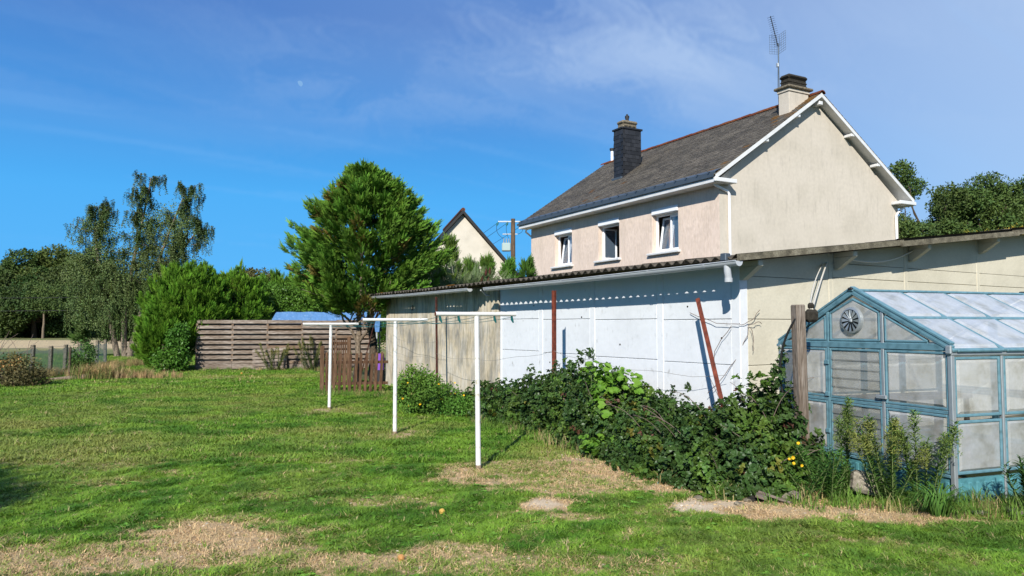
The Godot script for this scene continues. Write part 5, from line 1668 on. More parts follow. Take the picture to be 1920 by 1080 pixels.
	var R := 12.0
	var nu := 24
	for j in nu:
		var y0 := -R + 2 * R * j / nu
		var y1 := -R + 2 * R * (j + 1) / nu
		var r0 := sqrt(maxf(R * R - y0 * y0, 0))
		var r1 := sqrt(maxf(R * R - y1 * y1, 0))
		b.quad(Vector3(-r0 * 0.45, y0, 0), Vector3(r0, y0, 0), Vector3(r1, y1, 0), Vector3(-r1 * 0.45, y1, 0))
		b.quad(Vector3(-r0 * 0.45, y0, -1), Vector3(-r1 * 0.45, y1, -1), Vector3(r1, y1, -1), Vector3(r0, y0, -1))
	var mm := StandardMaterial3D.new()
	mm.albedo_color = Color(0, 0, 0); mm.emission_enabled = true
	mm.emission = lin(0.17, 0.34, 0.60); mm.emission_energy_multiplier = 1.0
	mm.metallic_specular = 0.0
	var mo := bput("moon", b, mm, self)
	mo.position = Vector3(-866.8, 997.6, -3000)
	mo.look_at_from_position(mo.position, mo.position * 2.0)
	mo.rotate_object_local(Vector3(0, 0, 1), 0.6)
	tag(mo, "small pale gibbous moon in the daytime sky", "moon")
func span(called: String, a: Vector3, e: Vector3, sag: float, r: float, label: String, group: String) -> void:
	var b := B.new()
	var pts := []
	for j in 17:
		var u := j / 16.0
		pts.append(a.lerp(e, u) - Vector3(0, sag * 4 * u * (1 - u), 0))
	b.tube(pts, r, 5)
	tag(bput(called, b, M.black, self), label, "wire", group)

# ---------------------------------------------------------------- trees
func broad_tree(called: String, label: String, base: Vector3, trunk_h: float, lobes: Array, clump: Mesh, size: Vector2, tone: Color, gap: float, sd: int, group: String, bark: Material, r0 := 0.3, category := "tree") -> Node3D:
	var t := thing(called, label, category, base, 0.0, group)
	var b := B.new()
	var top := Vector3(rr(-0.2, 0.2), trunk_h, rr(-0.2, 0.2))
	limb(b, Vector3(0, -0.1, 0), top, r0, r0 * 0.6, 0.03)
	for L in lobes: limb(b, top * rr(0.7, 1.0), L[0], r0 * 0.4, r0 * 0.08, 0.12)
	bput("trunk", b, bark, t)
	var q := lobes_crown(lobes, size, tone, gap, sd)
	copies("crown", clump, q[0], q[1], t)
	return t
func conifer_sprays(t: Node3D, branches: Array, mesh: Mesh, per: int, size: Vector2, tone: Color, spread: float, brown := 0.0) -> void:
	# branches: [start, tip, tone factor]; sprays sit on the outer part of each branch and point outwards
	var xf := []
	var cols := []
	for br in branches:
		var a: Vector3 = br[0]
		var e: Vector3 = br[1]
		var dir := (e - a).normalized()
		var bt := jit(tone, 0.16, 0.10)
		if rng.randf() < brown: bt = Color(0.17, 0.14, 0.03)
		var side := dir.cross(Vector3.UP).normalized()
		for i in per:
			var u := 1.0 - pow(rng.randf(), 1.3) * 0.62
			var wob := (side * rr(-1, 1) + Vector3.UP * rr(-0.6, 0.6)) * (0.08 + spread * (1.0 - u))
			var p := a.lerp(e, u) + wob
			var d := (dir + wob.normalized() * 0.55 + rdir() * 0.25 + Vector3(0, 0.25, 0)).normalized()
			var s := rr(size.x, size.y)
			xf.append(Transform3D(along(d, rr(0, TAU), Vector3(s, s, s)), p))
			cols.append(jit(bt, 0.25, 0.12))
		for i in 6:
			var s := rr(size.x, size.y)
			xf.append(Transform3D(along((dir + Vector3(0, 0.5, 0) + rdir() * 0.35).normalized(), rr(0, TAU), Vector3(s * 0.55, s * rr(1.1, 1.7), s * 0.55)), e - dir * 0.05))
			cols.append(jit(bt * 1.35, 0.2, 0.1))
	copies("crown", mesh, xf, cols, t)
func make_trees() -> void:
	var sp := spray(11, 0.27).mesh(M.needle)
	var spfine := spray(9, 0.26).mesh(M.needle)
	# --- the big cypress beside the shed
	var base := Vector3(-4.45, 0, -21.8)
	var t := thing("cypress_tree", "large dense green cypress tree towering behind the picket fence", "tree", base)
	t.scale = Vector3(0.95, 0.94, 0.95)
	var b := B.new()
	limb(b, Vector3(-0.02, -0.1, 0.3), Vector3(0.02, 1.9, 0.2), 0.11, 0.075, 0.03)
	limb(b, Vector3(0.02, 1.2, 0.2), Vector3(-0.55, 2.35, 0.6), 0.05, 0.02, 0.06)
	limb(b, Vector3(0.02, 1.25, 0.2), Vector3(0.85, 2.3, 0.7), 0.055, 0.025, 0.05)
	limb(b, Vector3(0.02, 1.7, 0.2), Vector3(-0.95, 2.7, 0.9), 0.045, 0.015, 0.09)
	for i in 14: limb(b, Vector3(rr(-0.4, 0.5), rr(1.6, 2.2), rr(0.2, 0.7)), Vector3(rr(-1.5, 1.5), rr(2.4, 3.2), rr(0.6, 1.4)), 0.022, 0.008, 0.12)
	limb(b, Vector3(0.02, 1.9, 0.2), Vector3(0.2, 6.2, 0), 0.075, 0.02, 0.03)
	tag(bput("trunk", b, M.palebark, t), "pale grey trunk and bare lower branches")
	b = B.new()
	limb(b, Vector3(0.42, -0.1, -0.3), Vector3(0.3, 2.6, -0.3), 0.14, 0.10, 0.03)
	bput("trunk", b, M.bark, t)
	var prof := [[2.3, 1.3], [2.6, 1.8], [3.4, 2.3], [4.2, 2.35], [5.0, 1.95], [5.75, 1.35], [6.25, 0.75], [6.7, 0.25]]
	var br := []
	for i in 430:
		var y := 2.45 + 4.1 * pow(rng.randf(), 0.85)
		var r := 0.2
		for k in prof.size() - 1:
			if y >= prof[k][0] and y < prof[k + 1][0]: r = lerpf(prof[k][1], prof[k + 1][1], (y - prof[k][0]) / (prof[k + 1][0] - prof[k][0]))
		if y < prof[0][0]: r = 1.4
		var a := rr(0, TAU)
		r *= rr(0.66, 1.12)
		var tip := Vector3(cos(a) * r + 0.22, y + rr(-0.1, 0.15), sin(a) * r)
		var st := Vector3(0.15, y - r * rr(0.35, 0.65), 0).lerp(tip, 0.15)
		st.y = maxf(st.y, 1.9)
		br.append([st, tip])
	for k in 34:
		var a := rr(0, TAU)
		var r := rr(0.0, 1.1)
		var y := 6.55 - r * 0.85
		br.append([Vector3(cos(a) * r * 0.7 + 0.2, y - 0.7, sin(a) * r * 0.7), Vector3(cos(a) * r + 0.2, y + rr(0.0, 0.42), sin(a) * r)])
	conifer_sprays(t, br, sp, 84, Vector2(0.13, 0.27), Color(0.105, 0.215, 0.024), 0.34, 0.05)
	# --- clipped thuja hedge: big bush at the corner and the run behind the fence
	for q in [["thuja_bush", "bright green feathery thuja bush at the left end of the wooden fence", Vector3(-12.9, 0, -28.6), [[Vector3(0.0, 1.8, -0.3), Vector3(1.45, 2.05, 1.3)], [Vector3(-0.2, 1.0, 0.3), Vector3(1.0, 1.2, 1.2)], [Vector3(1.5, 2.0, -1.9), Vector3(1.5, 2.05, 0.9)], [Vector3(0.55, 2.0, -0.5), Vector3(1.35, 1.95, 1.1)]], Color(0.10, 0.215, 0.016), 270], ["thuja_hedge", "green thuja hedge rising behind the wooden fence", Vector3(-9.9, 0, -32.6), [[Vector3(-0.4, 1.9, -0.6), Vector3(1.7, 2.05, 1.0)], [Vector3(1.5, 1.9, -1.0), Vector3(1.6, 2.1, 1.0)], [Vector3(3.4, 1.8, -1.6), Vector3(1.8, 2.25, 1.0)]], Color(0.085, 0.185, 0.018), 240]]:
		t = thing(q[0], q[1], "hedge", q[2])
		b = B.new()
		for i in 5: limb(b, Vector3(rr(-0.3, 0.3), -0.1, rr(-0.3, 0.3)), Vector3(rr(-0.8, 0.8), 2.2, rr(-0.5, 0.5)), 0.07, 0.02)
		bput("trunk", b, M.bark, t)
		br = []
		for L in q[3]:
			for i in q[5]:
				var d := rdir()
				if d.y < -0.55: continue
				var c: Vector3 = L[0]
				var r: Vector3 = L[1]
				var tip := c + d * r * rr(0.78, 1.05) + Vector3(0, 0.1, 0)
				if tip.y < 0.12: tip.y = rr(0.12, 0.4)
				br.append([tip - (d * Vector3(1, 0.5, 1) + Vector3(0, 1.0, 0)).normalized() * 0.75, tip])
		conifer_sprays(t, br, spfine, 52, Vector2(0.11, 0.25), q[4], 0.30)
	# --- laurel and ivy in front of the hedge run
	var laurel := broad_clump(22, 0.085, 0.26, 0.16).mesh(M.gloss)
	var lx := [["laurel_shrub", "glossy laurel shrub behind the left half of the wooden fence", Vector3(-10.9, 0, -31.2), [[Vector3(0, 2.0, 0), Vector3(0.9, 1.3, 0.5), 420], [Vector3(0.6, 2.2, -0.9), Vector3(1.2, 1.35, 0.6), 500], [Vector3(2.2, 2.4, -1.2), Vector3(1.3, 1.35, 0.6), 500]]], ["laurel_shrub", "glossy dark laurel shrub behind the blue tarpaulin", Vector3(-7.4, 0, -34.0), [[Vector3(-0.9, 2.2, 0), Vector3(1.4, 1.4, 0.7), 420], [Vector3(0.8, 2.0, 0), Vector3(1.4, 1.5, 0.7), 420], [Vector3(2.6, 2.0, 0), Vector3(1.3, 1.6, 0.7), 360]]], ["ivy_shrub", "ivy and leafy scrub filling the foot of the thuja bush", Vector3(-12.7, 0, -27.4), [[Vector3(0.5, 0.9, 0), Vector3(0.35, 0.8, 0.3), 120], [Vector3(0.2, 0.4, 0.1), Vector3(0.6, 0.45, 0.4), 100]]]]
	for q in lx:
		broad_tree(q[0], q[1], q[2], 1.0, q[3], laurel, Vector2(0.8, 1.5), Color(0.075, 0.17, 0.022), -0.3, 17, "", M.bark, 0.06, "shrub")
	# --- birch
	var stm := strand(30, 0.055).mesh(M.leaf)
	t = thing("birch_tree", "tall weeping birch tree with drooping branches left of the hedge", "tree", Vector3(-21.8, 0, -42.0))
	b = B.new()
	var tips := []
	var stems := [[Vector3(-0.3, -0.1, 0), Vector3(-1.0, 3.2, 0), Vector3(-1.9, 6.2, 0.2), Vector3(-1.75, 8.4, 0)], [Vector3(0.1, -0.1, 0), Vector3(-0.3, 3.0, 0.1), Vector3(0.9, 7.0, 0), Vector3(1.3, 10.1, 0)], [Vector3(0.4, -0.1, 0.1), Vector3(0.9, 3.0, 0), Vector3(2.2, 6.4, 0), Vector3(3.3, 9.4, 0)], [Vector3(0.3, 0.2, 0), Vector3(1.0, 3.0, -0.2), Vector3(2.9, 5.6, 0), Vector3(4.3, 7.4, 0.2)]]
	for s in stems:
		var pts := []
		var rad := []
		for j in 15:
			var u := j / 14.0
			var p: Vector3 = s[0] * pow(1 - u, 3) + s[1] * 3 * u * pow(1 - u, 2) + s[2] * 3 * u * u * (1 - u) + s[3] * u * u * u
			pts.append(p); rad.append(lerpf(0.17, 0.02, u))
			if j > 4:
				for k in 4:
					var a := rr(0, TAU)
					var l := rr(0.6, 1.9) * (1.2 - u * 0.6)
					var tip := p + Vector3(cos(a) * l, rr(0.1, 0.6), sin(a) * l * 0.8)
					limb(b, p, tip, 0.03 * (1.3 - u), 0.008, 0.1, 4)
					tips.append([p, tip])
		b.tube(pts, rad, 7)
	bput("trunk", b, M.birchbark, t)
	var xf := []
	var cols := []
	for q in tips:
		var lt := jit(Color(0.105, 0.155, 0.048), 0.18, 0.12)
		var n := int(rr(10, 22))
		for i in n:
			var u := rr(0.35, 1.08)
			var p: Vector3 = q[0].lerp(q[1], u) + rdir() * 0.12
			var l := rr(0.35, 1.0)
			if p.y - l < 0.8: l = maxf(p.y - 0.8, 0.3)
			xf.append(Transform3D(Basis(Vector3.UP, rr(0, TAU)).rotated(Vector3(rr(-1, 1), 0, rr(-1, 1)).normalized(), rr(0, 0.35)) * Basis.from_scale(Vector3(2.2, l, 2.2)), p))
			cols.append(jit(lt, 0.25, 0.1))
	for i in 520:                                                # low hanging curtain on the left
		var p := Vector3(rr(-3.0, 1.6), rr(2.2, 5.2), rr(-1.4, 1.4))
		var l := rr(0.8, 1.9)
		xf.append(Transform3D(Basis(Vector3.UP, rr(0, TAU)) * Basis.from_scale(Vector3(1.5, l, 1.5)), p))
		cols.append(jit(Color(0.085, 0.13, 0.035), 0.3, 0.1))
	copies("crown", stm, xf, cols, t)
	var bc := broad_clump(26, 0.085, 0.3, 0.26).mesh(M.leaf)
	var bq := lobes_crown([[Vector3(-1.4, 6.2, 0), Vector3(1.5, 1.7, 1.2), 330], [Vector3(-1.9, 4.6, 0), Vector3(1.7, 1.7, 1.3), 420], [Vector3(0.3, 4.4, 0.2), Vector3(1.7, 1.8, 1.3), 420], [Vector3(2.3, 5.6, 0), Vector3(1.8, 1.9, 1.3), 460], [Vector3(1.3, 7.6, 0), Vector3(0.9, 1.5, 0.8), 190], [Vector3(2.9, 7.4, 0), Vector3(1.0, 1.3, 0.8), 190], [Vector3(-1.2, 2.9, 0.3), Vector3(1.9, 1.5, 1.4), 420], [Vector3(-1.8, 7.9, 0), Vector3(0.7, 0.8, 0.6), 90]], Vector2(0.7, 1.4), Color(0.115, 0.165, 0.055), 0.0, 71, 0.1)
	copies("crown", bc, bq[0], bq[1], t)
	# dark evergreen under the birch
	t = thing("conifer_shrub", "dark conifer shrub growing under the birch", "shrub", Vector3(-23.4, 0, -43.0))
	br = []
	for i in 150:
		var d := rdir()
		if d.y < -0.3: continue
		var tip := Vector3(0, 1.3, 0) + d * Vector3(1.6, 1.5, 1.2)
		br.append([tip - (d + Vector3(0, 0.3, 0)).normalized() * 0.8, tip])
	conifer_sprays(t, br, spfine, 18, Vector2(0.2, 0.45), Color(0.05, 0.10, 0.018), 0.3)
	# --- the far wood on the left
	var oak := broad_clump(26, 0.36, 0.30, 0.62).mesh(M.leaf)
	var wood := [[-96, -132, 12.0, "leftmost rounded oak of the distant wood"], [-89.5, -131, 11.2, "broad oak below the top of the distant wood, second from left"], [-80.5, -131, 15.9, "tallest rounded oak of the distant wood"], [-73.5, -128, 13.2, "oak at the right shoulder of the distant wood"], [-68.0, -130, 10.5, "oak at the right end of the distant wood beside the birch"], [-84.8, -129, 15.0, "oak on the left shoulder of the tallest tree of the wood"], [-76, -119, 8.8, "small oak at the front edge of the distant wood"], [-104, -126, 12.5, "oak standing off at the far left of the distant wood"], [-58, -126, 8.5, "distant oak hidden mostly behind the birch"], [-46, -128, 9.4, "distant oak behind the thuja bush"], [-36.0, -104, 9.6, "distant brownish tree peeping over the hedge"], [-30.0, -108, 9.2, "small distant tree top just left of the cypress"]]
	var k := 0
	for q in wood:
		var H: float = q[2]
		var tone := Color(0.055, 0.098, 0.024).lerp(Color(0.10, 0.125, 0.028), rng.randf() * 0.7)
		if k == 10: tone = Color(0.12, 0.11, 0.035)
		var lobes := []
		for i in 20:
			var a := rr(0, TAU)
			var y := H * rr(0.16, 0.80)
			var rad := 5.6 * sqrt(maxf(0.05, 1.0 - pow((y / H - 0.38) / 0.62, 2)))
			var s := rr(1.7, 2.9) * (H / 13.0 * 0.5 + 0.5)
			lobes.append([Vector3(cos(a) * rad * 0.72, y, sin(a) * rad * 0.72), Vector3(s, s * 0.85, s), 105, jit(tone, 0.2, 0.12)])
		lobes.append([Vector3(0, H - 2.0, 0), Vector3(2.6, 2.0, 2.6), 130])
		broad_tree("oak_tree", q[3] if k < 8 else q[3], Vector3(q[0], 0, q[1]), H * 0.4, lobes, oak, Vector2(0.8, 1.4), tone, -0.32, 30 + k, "trees of the distant wood", M.bark, 0.45)
		k += 1
	# underwood below the oaks so that the wood has no see-through foot
	var uw := []
	for i in 26: uw.append([Vector3(rr(-30, 24), rr(0.6, 2.4), rr(-3, 3)), Vector3(2.6, 1.9, 1.5), 60])
	var q2 := lobes_crown(uw, Vector2(0.9, 1.6), Color(0.05, 0.085, 0.022), -0.5, 77)
	var u2 := copies("underwood", oak, q2[0], q2[1], self)
	u2.position = Vector3(-80, 0, -126)
	tag(u2, "dark underwood at the foot of the distant wood", "underwood")
	# bare-trunked tree standing before the wood
	broad_tree("field_tree", "lone tree with a pale bare trunk before the distant wood", Vector3(-71.5, 0, -114), 4.5, [[Vector3(0, 6.2, 0), Vector3(2.2, 1.8, 1.8), 200], [Vector3(1.2, 5.0, 0), Vector3(1.6, 1.3, 1.4), 120], [Vector3(-1.4, 5.2, 0), Vector3(1.4, 1.3, 1.4), 120]], oak, Vector2(0.6, 1.0), Color(0.075, 0.12, 0.03), -0.1, 61, "", M.palebark, 0.2)
	# --- oaks behind the house on the right
	var oak2 := broad_clump(24, 0.17, 0.30, 0.34).mesh(M.leaf)
	var right := [[32.0, -58.0, 15.2, 3.0, "tallest oak to the right behind the house gable"], [36.0, -57.0, 12.6, 2.8, "middle oak with sky gaps behind the shed roof"], [40.0, -59.0, 14.4, 3.2, "oak at the right edge beyond the shed roof"], [44.5, -60.0, 14.4, 3.2, "oak beyond the right edge of the shed roof"], [30.0, -55.0, 10.4, 2.6, "lower dense oak right beside the house corner"], [28.0, -62.0, 15.6, 1.6, "oak top showing just above the right verge of the house"]]
	k = 0
	for q in right:
		var H: float = q[2]
		var lobes := []
		for i in 34:
			var a := rr(0, TAU)
			var y := H * rr(0.22, 0.92)
			var rad: float = q[3] * sqrt(maxf(0.1, 1.0 - pow((y / H - 0.5) / 0.62, 2)))
			var s := rr(0.8, 1.6)
			lobes.append([Vector3(cos(a) * rad, y, sin(a) * rad), Vector3(s, s * 0.75, s), 95])
		if k == 4:
			for i in 14: lobes.append([Vector3(rr(-2.8, 2.8), rr(2.0, 8.6), rr(-2, 2)), Vector3(1.5, 1.2, 1.5), 110])
		broad_tree("oak_tree", q[4], Vector3(q[0], 0, q[1]), H * 0.55, lobes, oak2, Vector2(0.8, 1.5), Color(0.07, 0.115, 0.027), -0.06, 90 + k, "oaks behind the house", M.bark, 0.28)
		k += 1
	# yellow flowering bushes above the shed roof
	var yel := broad_clump(26, 0.10, 0.12, 0.20).mesh(M.leaf)
	for q in [[19.4, -31.0, 5.5, "yellowing bush above the shed roof, left one"], [21.6, -32.0, 5.9, "larger yellow green bush above the shed roof near the right edge"], [24.2, -33.0, 6.0, "yellow bush above the shed roof at the right edge"]]:
		broad_tree("yellow_bush", q[3], Vector3(q[0], 0, q[1]), 2.4, [[Vector3(0, q[2] - 0.9, 0), Vector3(1.0, 0.9, 0.9), 300], [Vector3(-0.5, q[2] - 1.6, 0.2), Vector3(0.9, 0.9, 0.8), 220], [Vector3(0.6, q[2] - 2.4, 0.0), Vector3(1.2, 1.4, 1.0), 260]], yel, Vector2(0.8, 1.5), Color(0.34, 0.28, 0.04), -0.3, 5, "yellow bushes beyond the shed", M.bark, 0.06, "bush")
	# --- conifers and sumac behind the shed
	var con := [["conifer_tree", "small pointed conifer before the neighbour's gable", Vector3(-2.25, 0, -27.0), 4.9, 0.95, Color(0.085, 0.15, 0.022)], ["conifer_tree", "short conifer at the middle of the neighbour's gable", Vector3(-1.5, 0, -27.5), 4.1, 0.8, Color(0.075, 0.14, 0.022)], ["conifer_tree", "small bright conifer right of the neighbour's gable", Vector3(-0.95, 0, -28.0), 4.2, 0.7, Color(0.085, 0.16, 0.022)], ["conifer_tree", "bright green conifer below the utility pole", Vector3(-0.15, 0, -29.0), 4.15, 0.95, Color(0.07, 0.16, 0.018)], ["conifer_tree", "dark green conifer hard against the house wall", Vector3(0.6, 0, -29.5), 4.3, 0.95, Color(0.055, 0.13, 0.018)], ["conifer_tree", "conifer filling the gap between cypress and shed roof", Vector3(-2.9, 0, -25.6), 4.2, 1.3, Color(0.06, 0.13, 0.02)]]
	for q in con:
		t = thing(q[0], q[1], "tree", q[2], 0.0, "conifers behind the shed")
		b = B.new()
		limb(b, Vector3(0, -0.1, 0), Vector3(0, q[3] * 0.9, 0), 0.08, 0.015, 0.02)
		bput("trunk", b, M.bark, t)
		br = []
		for i in 120:
			var u := rng.randf()
			var y: float = q[3] * lerpf(0.25, 0.98, u)
			var r: float = q[4] * (1.05 - u) * rr(0.7, 1.1) + 0.05
			var a := rr(0, TAU)
			var tip := Vector3(cos(a) * r, y, sin(a) * r)
			br.append([Vector3(0, y - r * 0.7 - 0.15, 0).lerp(tip, 0.1), tip])
		conifer_sprays(t, br, spfine, 14, Vector2(0.16, 0.34), q[5], 0.22)
	t = thing("sumac_bush", "grey green sumac bush with dark red cones above the shed roof", "bush", Vector3(-1.7, 0, -23.6))
	b = B.new()
	for i in 9: limb(b, Vector3(rr(-0.4, 0.4), -0.1, rr(-0.2, 0.2)), Vector3(rr(-1.6, 1.6), rr(2.5, 3.1), rr(-0.4, 0.4)), 0.035, 0.012)
	bput("trunk", b, M.bark, t)
	var frond := B.new()
	for i in 13:
		for s in [-1.0, 1.0]:
			var o := Vector3(0, 0.08 + i * 0.07, 0)
			leaf_into(frond, o, Vector3(s, 0.35, rr(-0.2, 0.2)), Vector3(0, 0, 1), 0.26 * (1.0 - i / 20.0), 0.13)
	xf = []; cols = []
	for i in 420:
		var d := rdir()
		var p := Vector3(0, 2.55, 0) + d * Vector3(1.9, 0.85, 0.8) * pow(rng.randf(), 0.4)
		if rng.randf() < 0.25: p.x -= 0.9
		xf.append(Transform3D(along((d + Vector3(0, 0.4, 0) + rdir() * 0.4).normalized(), rr(0, TAU), Vector3.ONE * rr(0.35, 0.6)), p))
		cols.append(jit(Color(0.125, 0.165, 0.075), 0.2, 0.06))
	copies("crown", frond.mesh(M.leaf), xf, cols, t)
	for i in 9:
		b = B.new()
		b.tube([Vector3(0, 0, 0), Vector3(0, 0.09, 0), Vector3(0, 0.22, 0)], [0.03, 0.045, 0.012], 8)
		var o := bput("seed_cone", b, M.rustdark, t)
		o.position = Vector3(rr(-1.5, 1.3), rr(2.9, 3.3), rr(0.2, 0.7)); o.rotation = Vector3(rr(-0.3, 0.3), 0, rr(-0.3, 0.3))
	# tree behind the camera on the left whose shade touches the lawn
	var app := broad_clump(24, 0.10, 0.3, 0.22).mesh(M.leaf)
	broad_tree("apple_tree", "apple tree outside the view whose shade touches the lawn", Vector3(-8.4, 0, 0.6), 2.4, [[Vector3(0, 4.3, 0), Vector3(1.5, 1.3, 1.3), 420], [Vector3(1.3, 4.5, 0.2), Vector3(0.9, 0.6, 0.6), 200], [Vector3(-1.3, 4.0, 0.3), Vector3(1.3, 1.2, 1.3), 260]], app, Vector2(0.8, 1.4), Color(0.07, 0.13, 0.03), -0.3, 44, "", M.bark, 0.16)

# ---------------------------------------------------------------- brambles and weeds
func make_brambles() -> void:
	# heights of the thicket along its run: [x, z, radius across, height]
	var mounds := [[-0.45, -14.0, 0.75, 0.52], [0.05, -13.3, 0.85, 0.62], [0.45, -12.7, 0.9, 0.76], [0.85, -12.1, 0.9, 0.90], [1.15, -11.5, 0.8, 1.02], [1.4, -11.0, 0.9, 0.92], [1.55, -10.4, 0.95, 0.78], [1.75, -9.8, 0.95, 0.64], [1.95, -9.2, 0.95, 0.66], [2.05, -8.6, 0.9, 0.58], [2.2, -8.1, 0.8, 0.66], [2.6, -8.2, 0.75, 0.92], [2.82, -8.3, 0.5, 1.02], [2.55, -7.65, 0.6, 0.52], [2.2, -7.55, 0.55, 0.50], [2.85, -7.7, 0.45, 0.45]]
	var t := thing("bramble_thicket", "dense dark green bramble thicket along the foot of the white wall", "brambles")
	# one bramble leaf: three leaflets on a stalk
	var clump := B.new()
	for i in 7:
		var p := rdir() * 0.085 * pow(rng.randf(), 0.5)
		var dir := (rdir() + Vector3(0, 0.25, 0.3)).normalized()
		var up := (Vector3(0, 0.7, 0.4) + rdir() * 0.5).normalized()
		var sd := dir.cross(up).normalized()
		clump.col = Color.WHITE * rr(0.75, 1.0)
		leaf_into(clump, p, dir, up, rr(0.05, 0.075), 0.36)
		leaf_into(clump, p, (sd + dir * 0.35), up, rr(0.04, 0.055), 0.36)
		leaf_into(clump, p, (-sd + dir * 0.35), up, rr(0.04, 0.055), 0.36)
	var cm := clump.mesh(M.gloss)
	var xf := []
	var cols := []
	for q in mounds:
		var n := int(1300 * q[2] * (0.55 + q[3]))
		for i in n:
			var d := rdir()
			if d.y < -0.1: d.y = -d.y * 0.3
			var k := pow(rng.randf(), 0.28)
			var p := Vector3(q[0], 0.02, q[1]) + Vector3(d.x * q[2], d.y * q[3] * (1.0 + 0.16 * rr(-1, 1)), d.z * q[2]) * k
			var s := in_local(p.x, p.z, Vector3(3.067, 0, -10.057), deg_to_rad(31.05))
			if s.x > -0.05 and s.y < 0.05: continue
			p.y = maxf(p.y, 0.04)
			if k > 0.8 and fine_noise.get_noise_3d(p.x * 0.6, p.y * 0.9, p.z * 0.6) < -0.18: continue
			xf.append(Transform3D(along((d + rdir() * 0.6).normalized(), rr(0, TAU), Vector3.ONE * rr(0.45, 1.15)), p))
			var c := Color(0.045, 0.088, 0.022)
			var tn := tint_noise.get_noise_2d(p.x * 3.0, p.z * 3.0 + p.y * 3.0)
			c = c.lerp(Color(0.095, 0.165, 0.025), clampf(tn * 1.8, 0, 0.95))
			if rng.randf() < 0.012: c = Color(0.16, 0.16, 0.03)
			if rng.randf() < 0.008: c = Color(0.10, 0.05, 0.03)
			cols.append(jit(c, 0.28, 0.12))
	copies("foliage", cm, xf, cols, t)
	# arching canes that stick out
	for i in 80:
		var q: Array = mounds[rng.randi() % mounds.size()]
		var a := rr(0, TAU)
		var o := Vector3(q[0] + rr(-0.3, 0.3), 0.05, q[1] + rr(-0.3, 0.3))
		var e := o + Vector3(cos(a) * rr(0.3, 0.8), q[3] * rr(0.5, 1.15), sin(a) * rr(0.2, 0.6))
		var s := in_local(e.x, e.z, Vector3(3.067, 0, -10.057), deg_to_rad(31.05))
		if s.x > -0.04: continue
		var m := o.lerp(e, 0.5) + Vector3(rr(-0.15, 0.15), q[3] * rr(0.2, 0.5), rr(-0.15, 0.15))
		var pts := []
		for j in 9:
			var u := j / 8.0
			pts.append(o.lerp(m, u).lerp(m.lerp(e, u), u))
		var b := B.new()
		b.tube(pts, [0.005, 0.005, 0.005, 0.0045, 0.004, 0.004, 0.0035, 0.003, 0.0025], 5)
		bput("cane", b, M.cane, t)
	# wispy top shoots
	xf = []; cols = []
	for q in [[1.18, 1.0, -11.4, 0.28], [1.05, 1.02, -11.7, 0.22], [2.12, 0.6, -9.3, 0.32], [2.0, 0.62, -9.6, 0.22], [2.95, 1.0, -8.35, 0.30], [3.0, 1.0, -8.5, 0.42], [2.86, 0.95, -8.2, 0.25], [0.3, 0.75, -13.0, 0.2], [0.7, 0.85, -12.4, 0.2], [-0.3, 0.5, -14.1, 0.2]]:
		for i in 9:
			var u := rng.randf()
			xf.append(Transform3D(along((rdir() + Vector3(0, 0.8, 0)).normalized(), rr(0, TAU), Vector3.ONE * rr(0.45, 0.75)), Vector3(q[0] + rr(-0.05, 0.05) + u * 0.04, q[1] + u * q[3], q[2] + rr(-0.05, 0.05))))
			cols.append(jit(Color(0.055, 0.10, 0.03), 0.25, 0.1))
	copies("shoots", cm, xf, cols, t)
	# bright vine climbing over the thicket, with leaves large enough to tell apart
	var v := thing("grape_vine", "bright green vine with large leaves climbing over the bramble thicket", "vine", Vector3(1.05, 0, -11.0))
	var bl := B.new()
	for i in 5: leaf_into(bl, Vector3.ZERO, Vector3(cos(-1.3 + i * 0.65), sin(-1.3 + i * 0.65) * 0.15, sin(-1.3 + i * 0.65)), Vector3.UP, [0.075, 0.09, 0.105, 0.09, 0.075][i], 0.42)
	var vm := []
	for c in [lin(0.11, 0.23, 0.022), lin(0.085, 0.185, 0.022), lin(0.14, 0.265, 0.03)]:
		var m := leafmat(0.5, Color(0.5, 0.6, 0.12)); m.albedo_color = c
		vm.append(bl.mesh(m))
	var b := B.new()
	b.tube([Vector3(0.0, 0.0, 0.9), Vector3(0.05, 0.5, 0.6), Vector3(0.1, 1.0, 0.1), Vector3(0.25, 1.02, 0.3), Vector3(0.45, 0.85, 0.55)], 0.007, 6)
	bput("stem", b, M.stem, v)
	for i in 190:
		var u := rng.randf()
		var p: Vector3
		if u < 0.55: p = Vector3(0.05, 1.02, 0.15).lerp(Vector3(0.55, 0.82, 0.75), rng.randf()) + Vector3(rr(-0.24, 0.24), rr(-0.16, 0.12), rr(-0.1, 0.3))
		elif u < 0.8: p = Vector3(0.15, 0.85, 0.7).lerp(Vector3(0.15, 0.35, 1.25), rng.randf()) + Vector3(rr(-0.16, 0.16), rr(-0.08, 0.08), rr(-0.1, 0.2))
		else: p = Vector3(0.05, 0.14, 1.75) + Vector3(rr(-0.25, 0.25), rr(-0.08, 0.14), rr(-0.12, 0.12))
		put("leaf", vm[rng.randi() % 3], v, Transform3D(Basis.from_euler(Vector3(rr(0.3, 1.2), rr(-2.5, 2.5), rr(-0.5, 0.5))).scaled(Vector3.ONE * rr(0.5, 1.1)), p))
